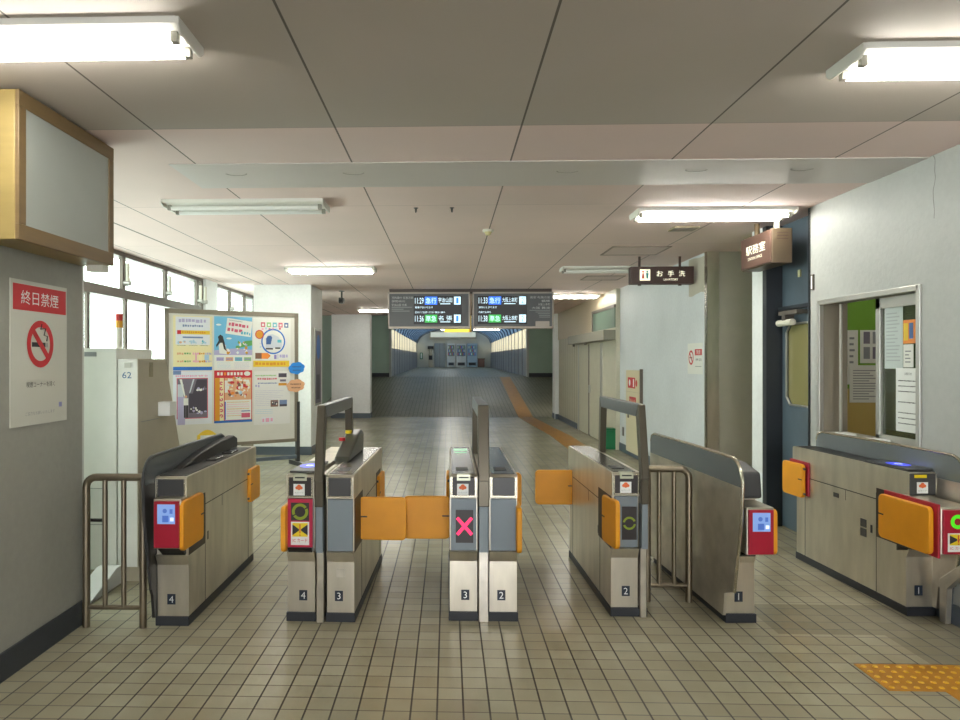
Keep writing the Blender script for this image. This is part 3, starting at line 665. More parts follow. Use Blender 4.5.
# gate 4 (left end)
ga = thing('ticket_gate', 'leftmost ticket gate, crimson box with a pale blue screen and its flaps folded open', 'ticket gate', (-1.53, 3.93, 0), 0, 'ticket gates')
single(ga, '4', -.088, .088, -.098, SMOKED, 1.34, 1.44, (-.062, .088, -.10, .455, .725, CRIM), 1, dy=.09, plate=BLK)
head_front(ga, -.088, .088, sticker=False, slot=False)
flap(ga, .096, .22, -91, .31, .44, .27); flap(ga, .10, 1.2, 90, .26, .45, .24)
b = MB(); b.prism([(.25, .83), (1.38, .83), (1.38, .90), (1.30, .925), (1.0, .92), (.6, .89), (.35, .85)], -.09, -.035, BLK); b.build('inner_hood', ga, .012, seg=3)
for (y, z) in ((.62, .845), (.95, .845)):
    b = MB(); b.box(-.02, .05, y, y+.16, .834, z, TOPM); b.build('ticket_tray', ga, .004)
# gate 1 left unit
gb = thing('ticket_gate', 'ticket gate number 1 with a tall curved grey guard and crimson screen box', 'ticket gate', (1.64, 4.08, 0), R(2.4), 'ticket gates')
single(gb, '1', -.078, .085, -.098, SMOKE, 1.25, 1.3, (-.058, .088, -.20, .435, .69, CRIM), 1)
b = MB(); b.prism([(-.10, .72), (.06, .70), (.5, .83), (.5, .90), (.1, .895), (-.08, .86)], -.07, .07, DKG); b.build('inner_hood', gb, .015, seg=3)
flap(gb, .104, .10, -91, .28, .43, .245)
# gate 1 right unit by the office
gc = thing('ticket_gate', 'rightmost ticket gate against the office wall with green ring indicator', 'ticket gate', (2.72, 4.225, 0), R(2.2), 'ticket gates')
single(gc, '1', -.072, .085, .088, SMOKE, 1.24, 1.3, (-.145, .04, -.36, .45, .70, CRIM), 1, screen=False, seamside=-1)
b = MB(); b.box(-.075, .075, -.006, .0, .70, .825, DKG); hp = b.build('head_panel', gc, .006)
cloud_sticker(gc, -.005, .712)
b = MB(); b.box(-.05, .02, -.009, .01, .800, .818, YEL); b.build('yellow_label', hp)
reader(gc, .008, .22)
b = MB(); b.box(-.157, -.072, .03, .08, .46, .68, STEEL); b.build('flap_mount', gc, .003)
b = MB(); b.box(-.157, -.145, -.345, .10, .43, .715, CRIM); b.build('flap_backing', gc, .003)
flap(gc, -.178, .10, -89.5, .42, .44, .255); 
b = MB(); b.box(-.084, -.070, 1.06, 1.32, .49, .735, CRIM); b.build('flap_backing', gc, .003)
flap(gc, -.104, 1.08, 92, .27, .475, .245)
b = MB(); b.prism([(-.40, .45), (-.30, .45), (-.06, .25), (-.06, .02), (-.10, .02), (-.12, .22)], .085, .097, SMOKE); b.prism([(-.38, .45), (-.33, .45), (-.06, .24), (-.06, .0), (-.11, .0), (-.12, .20)], .055, .085, STEELD); b.build('support_bracket', gc, .003)
for q in ((.40, .46, .36, .41), (.40, .46, .42, .47), (.70, .76, .55, .58)):
    b = MB(); b.box(-.0745, -.0715, *q, DKG); b.build('side_lock', gc)

# ================================================================ RAILS
def rail(name, x0, x1, y, top, inner, label, low=.11, round_left=True):
    t = thing(name, label, 'railing', ((x0+x1)/2, y, 0), 0)
    r = .055; P = []
    if round_left:
        P = [(x0, y, 0)] + [(x0+r-r*math.cos(R(a)), y, top-r+r*math.sin(R(a))) for a in range(0, 91, 15)] + [(x1, y, top)]
    else:
        P = [(x1, y, 0)] + [(x1-r+r*math.cos(R(a)), y, top-r+r*math.sin(R(a))) for a in range(0, 91, 15)] + [(x0, y, top)]
    b = MB(); b.tube(P, .021, RAILM); b.build('top_tube', t, smooth=True)
    other = x1 if round_left else x0
    b = MB(); b.cyl((other, y, 0), (other, y, top), .02, RAILM); b.build('post', t, smooth=True)
    b = MB(); b.cyl((x0, y, low), (x1, y, low), .014, RAILM); b.build('bottom_bar', t, smooth=True)
    for x in inner: b = MB(); b.cyl((x, y, low), (x, y, top), .014, RAILM); b.build('baluster', t, smooth=True)
rail('guard_rail', -2.0, -1.682, 3.92, .828, (-1.895, -1.79), 'short steel tube rail between the left wall and the leftmost gate')
rail('guard_rail', 1.22, 1.47, 4.45, .81, (1.29, 1.38), 'short steel tube rail between gates 2 and 1', .10, False)

# ================================================================ TICKET MACHINES (back side)
m1 = thing('ticket_machine', 'narrow pale beige machine cabinet marked 62 behind the left rail', 'machine', (-2.12, 5.0, 0))
prof = [(4.72, .10), (5.62, .10), (5.56, .62), (5.44, .87), (5.19, 1.485), (4.72, 1.485)]
b = MB(); b.prism(prof, -2.195, -2.064, BEIGEL); b.prism(prof, -2.064, -2.058, BEIGE); cab = b.build('cabinet', m1, .004)
for z, ya, yb in ((1.06, 4.76, 5.05), (.55, 4.86, 5.45)):
    b = MB(); b.box(-2.0585, -2.0555, ya, yb, z, z+.004, GREY); b.build('panel_seam', cab)
b = MB(); b.box(-2.20, -2.05, 4.74, 5.64, 0, .10, BEIGE); b.build('plinth', m1)
b = MB(); b.box(-2.058, -2.053, 4.89, 4.95, 1.36, 1.46, mat('vent_olive', '#8f896f', .6)); b.build('side_vent', m1)
b = panel((-2.165, 4.719, 1.355), (1, 0, 0)); b.text('62', .0, 0, .062, .042, mat('blue_number', '#2f6a94', .5), .001); b.build('machine_number', m1)
b = MB(); b.box(-2.15, -2.11, 4.717, 4.72, 1.425, 1.46, mat('faint_label', '#c2c4b8', .5)); b.build('front_label', m1)
b = MB(); b.box(-2.056, -1.97, 5.04, 5.16, 1.08, 1.18, WHITE); b.build('paper_holder', m1, .003)
m2 = thing('ticket_machine', 'wider and taller white machine cabinet carrying the signal light, behind the left rail', 'machine', (-2.41, 5.0, 0))
b = MB(); b.box(-2.62, -2.205, 4.72, 5.3, .08, 1.555, BEIGEL); cab = b.build('cabinet', m2, .004)
b = MB(); b.box(-2.62, -2.205, 4.74, 5.3, 0, .08, BEIGE); b.build('plinth', m2)
for z in (.38, .62):
    b = MB(); b.box(-2.44, -2.30, 4.717, 4.72, z, z+.003, GREY); b.build('hatch_seam', m2)
b = panel((-2.38, 4.718, .40), (1, 0, 0)); b.rect(0, 0, .08, .022, DKG, .001); b.build('maker_label', m2)
b = MB(); b.box(-2.42, -2.34, 4.715, 4.72, 1.50, 1.53, GREY); b.build('top_label', m2)
sg = thing('signal_light', 'red and amber signal beacon on a white pole above the machines', 'lamp', (-2.27, 4.9, 1.555))
b = MB(); b.cyl((-2.27, 4.9, 1.555), (-2.27, 4.9, 1.70), .020, OFFW); b.build('pole', sg, smooth=True)
b = MB(); b.cyl((-2.27, 4.9, 1.70), (-2.27, 4.9, 1.748), .024, mat('amber_lens', '#e0a020', .3)); b.build('amber_lens', sg, smooth=True)
b = MB(); b.cyl((-2.27, 4.9, 1.748), (-2.27, 4.9, 1.795), .024, mat('red_lens', '#c02820', .3)); b.build('red_lens', sg, smooth=True)
b = MB(); b.prism([(4.25, .0), (4.70, .0), (4.70, .12), (4.64, .12)], -2.30, -2.16, WHITE); o = b.build('floor_wedge', None, .004); tag(center(o), 'white wedge shaped piece on the floor at the foot of the machines', 'cover')  # plain white wedge lying on the floor

# ================================================================ LEFT WALL THINGS
lb = thing('light_box_sign', 'blank wooden framed light box high on the left wall', 'sign', (-1.96, 3.5, 2.0))
X1 = -1.87
b = MB(); b.box(XL, X1-.012, 3.07, 3.96, 2.0, 2.655, GOLD); b.build('box_case', lb, .004)
b = MB(); b.box(X1-.012, X1+.006, 3.07, 3.96, 2.0, 2.07, WOOD); b.box(X1-.012, X1+.006, 3.07, 3.96, 2.585, 2.655, WOOD); b.box(X1-.012, X1+.006, 3.07, 3.125, 2.07, 2.585, WOOD); b.box(X1-.012, X1+.006, 3.905, 3.96, 2.07, 2.585, WOOD); b.build('box_frame', lb, .003)
b = MB(); b.box(X1-.011, X1, 3.125, 3.905, 2.07, 2.585, FROST); b.build('light_panel', lb)
b = MB(); b.box(-1.99, -1.90, 3.90, 3.97, 1.965, 2.0, OFFW); b.build('cable_cover', lb)
b = panel((XL+.001, 3.30, 1.155), (0, 1, 0)); PW, PH = .50, .705
b.slab(0, 0, PW, PH, 0, .003, mat('laminated_paper', '#cfcfc4', .2)); b.rect(.02, PH-.145, PW-.01, PH-.02, REDP, .0035)
b.text('終日禁煙', .085, PH-.115, PW-.085, PH-.048, PRINTW, .004)
b.ring(PW/2, .40, .085, .118, REDP, .0042); q = .105*.7071
b.poly([(PW/2-q-.010, .40+q-.012), (PW/2-q+.012, .40+q+.010), (PW/2+q+.010, .40-q+.012), (PW/2+q-.012, .40-q-.010)], REDP, .0045)
b.rect(PW/2-.075, .385, PW/2+.045, .408, PRINTK, .0038); b.rect(PW/2+.052, .385, PW/2+.064, .408, GREY, .0038)
b.tube([(PW/2+.055, .415, .0045), (PW/2+.06, .44, .0045), (PW/2+.03, .445, .0045), (PW/2+.045, .48, .0045), (PW/2+.0, .475, .0045), (PW/2+.01, .50, .0045)], .003, PRINTK, 6)
b.text('喫煙コーナーを除く', .13, .185, .38, .212, PRINTK, .0038); b.text('ご協力をお願いいたします', .12, .048, .38, .066, GREY, .0038)
b.rect(.42, .075, .45, .10, mat('pale_violet', '#8d8fc0', .5), .0038)
tag(center(b.build('no_smoking_poster')), 'large red headed no smoking poster on the left wall below the light box', 'poster')

# ================================================================ POSTER BOARD
ang = math.atan2(1.04, 1.44); BA = (-3.54, 9.04); uu = (math.cos(ang), math.sin(ang), 0)
bd = thing('notice_board', 'freestanding grey framed notice board covered with posters', 'notice board', (-2.82, 9.56, 0), ang)
def bp(): return panel((BA[0], BA[1], 0), uu)
SH = mat('board_sheet', '#d9d8cf', .5, var=.03); FG = mat('board_edge_grey', '#8a8273', .4, .3)
b = bp(); b.slab(-.02, .37, 1.73, 2.10, -.03, .0, SH); b.build('board_face', bd)
b = bp(); b.slab(-.06, .34, -.01, 2.14, -.035, .012, FG); b.slab(1.71, .34, 1.765, 2.14, -.035, .012, FG); b.slab(-.06, 2.08, 1.765, 2.14, -.035, .012, FG); b.slab(-.06, .34, 1.765, .385, -.035, .012, FG); b.build('board_frame', bd, .004)
for u in (-.035, 1.76):
    b = bp(); b.slab(u-.02, .06, u+.025, .9, -.05, .02, DKG); b.slab(u-.03, .0, u+.03, .06, -.25, .25, DKG); b.build('board_leg', bd, .004)
b = bp(); b.slab(-.03, .10, 1.75, .15, -.03, .01, BASEL); b.build('cross_bar', bd, .003)
PC = {k: mat('print_'+k, v, .5) for k, v in dict(cream='#e9dfae', sky='#6fb6da', navy='#3d5f96', blue='#2c6fc4', red='#c8323c', pink='#e7a9c2', orange='#e58a3a', yellow='#e7c43a', green='#63a55e', grn2='#8fbf7a', photo='#4a4552', photo2='#77707e', skin='#d6a583', violet='#9087c0', lblue='#a9cbe0', brown='#7d5a4a', peach='#dca982', cyan='#2b86d8', pale='#dfe3ea', lav='#b3aed0', steelb='#7488b0', amber='#d9962c', teal='#5db4c4', rose='#d06078', silver='#c9d0d8', cream2='#efe2b0', paper2='#e0e0dc').items()}
def poster(name, u0, v0, u1, v1, bgm, label, fn):
    b = bp(); b.T = b.T @ Matrix.Translation((u0, v0, .0)); W_, H_ = u1-u0, v1-v0
    b.slab(0, 0, W_, H_, .001, .004, bgm); fn(b, W_, H_); b.T = Matrix()
    return tag(center(b.build(name)), label, 'poster')
def dashes(b, u0, u1, v0, v1, m, h):
    u = u0; k = max((v1-v0)*.9, .006)
    while u < u1-.004:
        l = min(random.uniform(.5, 1.1)*k, u1-u); b.rect(u, v0+random.uniform(0, .25)*(v1-v0), u+l, v1-random.uniform(0, .2)*(v1-v0), m, h); u += l+random.uniform(.15, .45)*k
def lines(b, u0, u1, v0, v1, n, m, h=.005):
    for i in range(n):
        v = v1-(i+1)*(v1-v0)/n; l = u0+(u1-u0)*(random.uniform(.6, 1)); b.rect(u0, v, l, v+(v1-v0)/n*.35, m, h)
def mosaic(b, u0, v0, u1, v1, n, cols, h=.0055, r0=.008, r1=.022):
    for i in range(n):
        b.disc(random.uniform(u0+r1, u1-r1), random.uniform(v0+r1, v1-r1), random.uniform(r0, r1), PC[random.choice(cols)] if i % 3 else PAPER, h+i*.00002, random.uniform(r0, r1), 8)
def p1(b, W, H):
    b.rect(0, 0, W, .045, PC['blue'], .0045); b.rect(.03, H-.37, W-.03, H-.01, PC['pale'], .0045)
    dashes(b, .07, W-.07, H-.085, H-.035, PC['lav'], .005); dashes(b, .12, W-.12, H-.14, H-.11, PC['steelb'], .005)
    b.rect(.05, H-.235, W-.03, H-.185, PC['yellow'], .005); b.rect(.05, H-.235, .10, H-.185, PC['red'], .006); dashes(b, .11, W-.08, H-.225, H-.195, PC['amber'], .006)
    b.rect(.12, H-.285, W-.12, H-.265, PC['steelb'], .005)
    for u, c in ((.05, 'peach'), (.20, 'lblue'), (.34, 'teal')): mosaic(b, u-.01, H-.37, u+.12, H-.30, 9, [c, 'lblue'], .005); dashes(b, u, u+.11, H-.385, H-.375, GREY, .006)
    for v in (.20, .10):
        for u, c in ((.05, 'peach'), (.14, 'green'), (.25, 'pink'), (.33, 'amber'), (.41, 'lav')): dashes(b, u, u+.08, v, v+.03, PC[c], .005)
    b.rect(.28, .10, .30, .22, PC['pink'], .005); b.rect(.33, .13, .37, .20, PC['cream2'], .005); b.rect(.40, .13, .46, .20, PC['lblue'], .005)
poster('notice_poster', .045, 1.35, .545, 2.05, PC['cream'], 'cream poster with yellow band, top left on the notice board', p1)
def p2(b, W, H):
    b.rect(0, .0, W, .20, PAPER, .0045); b.poly([(0, .20), (W, .20), (W, .27), (.3, .29), (0, .26)], PC['lav'], .005); b.poly([(.30, .29), (W, .33), (W, .40), (.42, .39), (.34, .34)], PC['green'], .0049)
    for u, v in ((.06, .60), (.44, .62), (.20, .42)): b.disc(u, v, .035, PAPER, .0048, .012)
    b.T = b.T @ Matrix.Rotation(R(-7), 4, 'Z'); b.rect(.09, H-.21, W-.08, H+.0, PAPER, .006)
    for i, (u0, u1) in enumerate(((.12, W-.12), (.11, W-.2))): dashes(b, u0, u1, H-.10-i*.075, H-.05-i*.075, PC['rose'], .007)
    dashes(b, W-.22, W-.09, H-.19, H-.15, PC['teal'], .007); dashes(b, .12, .3, H-.03, H-.02, GREY, .007); b.T = b.T @ Matrix.Rotation(R(7), 4, 'Z')
    b.poly([(.07, .22), (.17, .21), (.155, .33), (.10, .38), (.06, .33)], PAPER, .0062); b.poly([(.05, .44), (.08, .47), (.115, .45), (.14, .36), (.165, .25), (.13, .28), (.11, .36), (.075, .36), (.03, .30), (.025, .33), (.06, .39)], PRINTK, .0066)
    mosaic(b, .14, .20, .23, .30, 10, ['amber', 'peach']); mosaic(b, .29, .20, .47, .40, 26, ['amber', 'lav', 'green', 'lblue', 'peach'])
    for i, c in enumerate(('lav', 'peach', 'teal', 'grn2')): b.rect(.03+i*.125, .12, .13+i*.125, .17, PC[c], .005); dashes(b, .04+i*.125, .12+i*.125, .135, .155, PC['violet'], .006)
    for i in range(5): dashes(b, .04, .22, .095-i*.018, .10-i*.018, PC['lblue'], .005); dashes(b, .27, .48, .095-i*.018, .10-i*.018, PC['lav'], .005)
poster('notice_poster', .572, 1.35, 1.091, 2.06, PC['sky'], 'sky blue poster with a penguin, top middle on the notice board', p2)
def p3(b, W, H):
    for i, c in enumerate(('rose', 'grn2', 'teal', 'rose', 'navy')):
        b.rect(.11+i*.085, H-.125, .17+i*.085, H-.06, PC[c], .005); b.rect(.125+i*.085, H-.11, .155+i*.085, H-.08, PAPER, .006)
    for i in range(6): b.rect(.12+i*.05, H-.165+.01*(i % 2), .15+i*.05, H-.14+.01*(i % 2), PC[('pink', 'lblue', 'rose')[i % 3]], .005)
    b.ring(W*.53, H*.52, .155, .175, PC['blue'], .005); b.disc(.09, H*.66, .062, PC['red'], .0055); b.disc(.09, H*.66, .05, PC['amber'], .006)
    b.poly([(W*.33, H*.37), (W*.76, H*.40), (W*.76, H*.52), (W*.66, H*.62), (W*.52, H*.67), (W*.40, H*.66), (W*.32, H*.58)], PC['silver'], .006); b.poly([(W*.34, H*.46), (W*.46, H*.46), (W*.50, H*.60), (W*.47, H*.64), (W*.38, H*.63), (W*.34, H*.58)], PC['navy'], .0065)
    b.rect(W*.33, H*.355, W*.52, H*.385, PRINTK, .0065); b.rect(W*.58, H*.37, W*.72, H*.40, PRINTK, .0065); b.rect(W*.64, H*.50, W*.75, H*.56, PC['teal'], .0066)
    b.rect(.03, .11, .12, .19, PC['brown'], .0055); b.poly([(.12, .11), (.21, .11), (.25, .15), (.21, .19), (.12, .19)], PC['orange'], .005)
    dashes(b, .30, .36, .10, .18, PC['violet'], .005); dashes(b, .38, .50, .12, .17, PC['lav'], .005); b.rect(.0, .0, W-.02, .085, PC['yellow'], .005); dashes(b, .03, W-.08, .02, .065, PC['amber'], .0055)
    mosaic(b, .02, .22, .2, .34, 5, ['lav', 'lblue'], .005, .006, .012)
poster('notice_poster', 1.105, 1.39, 1.65, 2.06, PAPER, 'white poster with a train inside a blue ring, top right on the notice board', p3)
def p4(b, W, H):
    dashes(b, .03, W-.06, H-.07, H-.045, PC['pink'], .005); b.rect(.045, .075, W-.055, H-.085, PC['rose'], .0045); b.rect(.055, .085, W-.065, H-.095, PC['photo2'], .005); b.rect(0, H-.04, .10, H+.01, PC['steelb'], .006)
    b.rect(.055, .0, .15, .36, PC['lav'], .0052); b.rect(.055, .36, .13, .52, PC['silver'], .0052); b.rect(.20, .15, W-.065, .40, PC['photo'], .0055); b.poly([(.22, .30), (.30, .58), (W-.065, .58), (W-.065, .30)], PC['photo'], .0056)
    b.poly([(.08, H-.10), (.11, H-.10), (.16, .34), (.14, .36)], PAPER, .006); b.poly([(.25, H-.10), (.27, H-.10), (.22, .42), (.20, .40)], PC['silver'], .006); mosaic(b, .28, .42, .44, .50, 8, ['photo2', 'lav'], .006); mosaic(b, .20, .10, .44, .24, 16, ['photo2', 'photo', 'lav'], .006)
    b.rect(.13, .25, .19, .34, PAPER, .0066); b.rect(.135, .09, .155, .25, PRINTK, .0066); b.rect(.165, .09, .185, .25, PRINTK, .0066); b.disc(.16, .36, .017, PC['skin'], .0067)
    b.rect(.30, .60, .33, .63, PAPER, .006); b.rect(.38, .60, .40, .63, PAPER, .006)
poster('notice_poster', .045, .65, .545, 1.335, PC['pale'], 'poster with a dark photograph of a standing person, bottom left on the notice board', p4)
def p5(b, W, H):
    b.rect(0, 0, W, H, PC['red'], .0045); b.rect(.012, .03, .075, H-.10, PC['amber'], .0047); b.rect(.075, .03, .13, H-.10, PC['cream'], .0048)
    for i in range(8): b.rect(.03+i*.045+.01, H-.065, .06+i*.045+.01, H-.025, PAPER if i != 2 else PC['orange'], .0055)
    b.disc(W-.07, H-.045, .045, PAPER, .0055, .03)
    for i in range(7): b.ring(.095, H-.17-i*.072, .008, .024, PC['rose'], .0055, 20+i*40, 320+i*40)
    b.rect(.14, .30, W-.012, H-.10, PC['peach'], .005); mosaic(b, .14, .31, W-.01, H-.09, 90, ['skin', 'brown', 'peach', 'orange', 'lblue', 'red', 'lav', 'cream'], .0055, .008, .028); b.rect(.14, .40, .18, .56, PAPER, .0078); mosaic(b, .22, H-.13, .38, H-.075, 14, ['green', 'orange', 'red'], .0076)
    b.rect(.14, .035, W-.012, .30, PAPER, .005)
    for i in range(7): dashes(b, .17, W-.04, .265-i*.03, .275-i*.03, PC['pink' if i % 3 else 'amber'], .0056)
    b.rect(W-.15, .06, W-.03, .12, PC['rose'], .006); b.rect(W-.15, .14, W-.03, .155, PC['steelb'], .006); b.rect(0, .0, W, .03, PC['blue'], .005); b.rect(.14, .04, .155, .28, PC['blue'], .0057)
poster('notice_poster', .572, .65, 1.091, 1.345, PC['peach'], 'red headed festival poster, bottom middle on the notice board', p5)
def p6(b, W, H):
    dashes(b, .02, .32, H-.07, H-.05, PC['grn2'], .005); dashes(b, .05, .33, H-.12, H-.09, PC['rose'], .005); dashes(b, .06, .34, H-.175, H-.155, PC['steelb'], .005); dashes(b, .02, .08, H-.22, H-.18, PC['lav'], .005)
    b.rect(W-.17, H-.085, W-.05, H-.03, PC['photo'], .005); b.rect(W-.15, H-.145, W-.06, H-.115, PC['photo2'], .005); b.rect(W-.17, H-.20, W-.05, H-.165, PC['amber'], .005)
    for i in range(9): dashes(b, .02, W-.10-.04*(i % 3), H-.27-i*.025, H-.265-i*.025, PC['lav'], .005)
    b.rect(.24, .24, .35, .33, PC['brown'], .005); mosaic(b, .24, .24, .35, .33, 8, ['skin', 'photo'], .0055); b.rect(.37, .24, .48, .33, PC['steelb'], .005); b.rect(.37, .24, .48, .27, PC['photo'], .0055)
    for i in range(3): dashes(b, .02, W-.25, .20-i*.025, .207-i*.025, PC['lblue'], .005)
    b.rect(.11, .02, .28, .10, PC['pale'], .005); dashes(b, .12, .27, .03, .09, PC['pink'], .0055)
poster('notice_poster', 1.115, .60, 1.64, 1.33, PC['paper2'], 'white text sheet with small photos, bottom right on the notice board', p6)
def cloudshape(name, u, v, w_, h_, m, label):
    b = bp(); pts = []
    for i in range(96):
        t = 2*math.pi*i/96; q = 1+.13*abs(math.sin(3.5*t+.4))+.05*math.sin(2*t); pts.append((u+w_/2.2*q*math.cos(t), v+h_/2.2*q*math.sin(t)))
    b.prism(pts, .014, .022, m, 'z'); dashes(b, u-w_*.3, u+w_*.3, v+.01, v+.03, PC['navy'] if m is PC['cyan'] else PC['brown'], .0225); dashes(b, u-w_*.25, u+w_*.25, v-.04, v-.02, PC['navy'] if m is PC['cyan'] else PC['brown'], .0225)
    tag(center(b.build(name)), label, 'sticker')
cloudshape('cloud_cutout', 1.735, 1.37, .24, .17, PC['cyan'], 'blue cloud shaped paper cutout on the right edge of the notice board')
cloudshape('cloud_cutout', 1.72, 1.125, .27, .18, PC['peach'], 'peach cloud shaped paper cutout below the blue one')
b = bp(); pts = [(.35+.26*(i/12), .50+.07*math.sin(math.pi*i/12)) for i in range(13)]; b.prism(pts+[(.61, .42), (.35, .42)], .002, .01, PC['yellow'], 'z'); b.rect(.39, .44, .57, .50, PAPER, .0105)
tag(center(b.build('leaflet')), 'small yellow arched leaflet at the foot of the notice board', 'leaflet')
# poster on the pillar side
b = panel((-2.139, 11.42, .75), (0, 1, 0)); b.slab(0, 0, .55, 1.25, 0, .02, ALU); b.rect(.04, .04, .51, 1.21, PC['photo2'], .021); b.disc(.28, .95, .16, PC['blue'], .022, .2); b.rect(.12, .1, .4, .5, PC['photo'], .022)
tag(center(b.build('framed_poster')), 'narrow framed dark blue poster on the side of the near white pillar', 'poster')

# ================================================================ RIGHT SIDE SIGNS
# office sign
os_ = thing('office_sign', 'brown lit station office sign box hanging by the dark blue door', 'sign', (2.70, 6.22, 2.265))
b = MB(); b.box(2.625, 2.785, 5.92, 6.52, 2.265, 2.548, BROWNL); b.build('sign_case', os_, .006)
b = MB(); b.box(2.612, 2.626, 5.93, 6.51, 2.275, 2.54, BROWN); b.build('sign_face', os_, .003)
b = MB()
for z in (2.47, 2.495, 2.52): b.box(2.66, 2.75, 5.917, 5.921, z-.012, z-.006, BROWND)
b.build('vent_slot', os_)
b = panel((2.611, 6.46, 2.32), (0, -1, 0)); b.text('駅務室', .06, .065, .44, .145, LITW, .001); b.text('STATION OFFICE', .10, .018, .38, .042, LITW, .001); b.build('lettering', os_)
for y in (6.02, 6.40):
    b = MB(); b.cyl((2.705, y, 2.54), (2.705, y, C), .022, OFFW if y < 6.2 else WOOD); b.build('hanger', os_, smooth=True)
# toilet sign
ts = thing('toilet_sign', 'dark brown lit toilet sign hanging beside the stained partition wall', 'sign', (2.44, 8.3, 2.35))
b = MB(); b.box(2.09, 2.80, 8.3, 8.42, 2.35, 2.55, BROWND); b.build('sign_case', ts, .004)
b = panel((2.09, 8.299, 2.35), (1, 0, 0)); b.slab(.10, .04, .215, .165, 0, .002, LITW); b.disc(.135, .14, .012, REDP, .003); b.poly([(.118, .06), (.152, .06), (.142, .125), (.128, .125)], REDP, .003); b.disc(.183, .14, .012, mat('figure_teal', '#2c8c96', .5), .003); b.poly([(.172, .06), (.194, .06), (.199, .125), (.167, .125)], MATS['figure_teal'], .003); b.rect(.157, .05, .160, .155, GREY, .003); b.build('pictogram', ts)
b = panel((2.09, 8.299, 2.35), (1, 0, 0))
for i, ch in enumerate('お手洗'): b.text(ch, .29+i*.125, .085, .36+i*.125, .150, LITW, .001)
b.text('LAVATORY', .37, .038, .53, .062, LITW, .001); b.build('lettering', ts)
for x in (2.2, 2.66): b = MB(); b.cyl((x, 8.36, 2.55), (x, 8.36, C), .014, BROWND); b.cyl((x, 8.36, 2.335), (x, 8.36, 2.35), .02, BROWND); b.build('hanger', ts, smooth=True)
# small no smoking sign
b = panel((XP-.001, 8.624, 1.32), (0, -1, 0)); b.slab(0, 0, .50, .355, 0, .003, PAPER); b.ring(.12, .19, .062, .085, REDP, .0035); b.poly([(.065, .24), (.08, .255), (.175, .14), (.16, .125)], REDP, .0037); b.rect(.075, .182, .155, .195, PRINTK, .0036)
b.rect(.25, .215, .48, .285, REDP, .0035); b.text('禁煙', .30, .225, .43, .275, PAPER, .004); b.text('終日', .28, .15, .46, .18, PRINTK, .0035); b.rect(.26, .085, .46, .092, GREY, .0035)
tag(center(b.build('no_smoking_sign')), 'small square no smoking sign on the pale partition wall', 'sign')
# fire hose cabinet
XQ = XP-.003
fc = thing('fire_cabinet', 'narrow cream fire hose cabinet with red markings on the partition wall', 'cabinet', (XQ-.05, 10.97, .08))
FCM = mat('cream_steel', '#d9cfae', .45)
b = MB(); b.box(XQ-.06, XQ, 10.60, 11.34, .08, 1.33, FCM); b.build('cabinet_body', fc, .004)
b = MB(); b.box(XQ-.062, XQ-.06, 10.60, 11.34, 1.0, 1.004, BEIGE); b.box(XQ-.045, XQ, 10.588, 10.60, .08, 1.35, ALUD); b.build('cabinet_edge', fc)
b = panel((XQ-.061, 11.34, .08), (0, -1, 0)); b.slab(.13, .98, .55, 1.14, 0, .002, REDP); b.disc(.24, 1.06, .05, PRINTW, .003); b.rect(.44, 1.0, .50, 1.12, PRINTW, .003); b.disc(.63, 1.06, .05, REDP, .002); b.build('alarm_panel', fc)
b = panel((XQ-.061, 11.34, .08), (0, -1, 0)); b.slab(.22, .68, .60, .85, 0, .002, REDP); b.text('消火栓', .25, .71, .57, .82, FCM, .003); b.build('red_label', fc)
b = MB(); b.box(XQ-.075, XQ-.06, 11.15, 11.20, .60, .68, ALUD); b.build('cabinet_handle', fc)
b = MB(); b.box(XP-.012, XP, 11.72, 11.80, .26, .40, ALUD); tag(center(b.build('wall_vent')), 'tiny slotted outlet low on the partition wall left of the fire cabinet', 'outlet')
b = MB(); b.prism([(2.62, 12.05), (2.80, 12.05), (2.80, 12.25), (2.62, 12.25)], 0, .32, BINGR, 'z'); b.prism([(2.61, 12.04), (2.80, 12.04), (2.80, 12.26), (2.61, 12.26)], .32, .35, BINGR, 'z'); bn = b.build('waste_bin', None, .012); tag(center(bn), 'small green waste bin at the far end of the partition wall', 'bin')
# wall switch by the door
b = MB(); b.box(XR-.012, XR, 5.66, 5.70, 2.02, 2.14, ALUD); b.box(XR-.014, XR-.01, 5.672, 5.688, 2.03, 2.13, WALL); tag(center(b.build('wall_fitting')), 'thin metal fitting on the wall edge beside the door', 'fitting')
# office papers
def sheet(x0, x1, z0, z1, y, label, n=5, m=None, dark=False):
    b = panel((x0, y, z0), (1, 0, 0)); W_, H_ = x1-x0, z1-z0; b.slab(0, 0, W_, H_, 0, .003, m or PAPER)
    if dark:
        for i in range(3):
            for j in range(2): b.rect(.03+i*W_*.31, .04+j*H_*.46, .03+i*W_*.31+W_*.22, .04+j*H_*.46+H_*.36, PC['photo2'] if (i+j) % 2 else GREY, .004)
    else: lines(b, .03, W_-.03, .03, H_-.03, n, GREY, .004)
    tag(center(b.build('paper_notice')), label, 'notice')
YO = 6.899
sheet(3.74, 3.85, 1.25, 1.76, YO, 'narrow sheet at the left of the green office wall', 8)
sheet(3.87, 4.14, 1.45, 1.76, YO, 'photo sheet pinned on the green office wall', dark=True)
sheet(3.77, 4.06, 1.08, 1.43, YO-.005, 'large sheet across the green and ochre edge of the office wall', 12)
sheet(4.08, 4.24, 1.18, 1.43, YO, 'small sheet at the right of the large one in the office', 8)
GX = XR+.076
b = panel((GX, 4.89, 1.42), (0, -1, 0)); b.slab(0, 0, .19, .41, 0, .002, mat('faded_sheet', '#b8c2c0', .5)); lines(b, .02, .17, .05, .38, 14, mat('faint_print', '#a0a8aa', .5), .003); tag(center(b.build('window_notice')), 'faded sheet on the office window pane', 'notice')
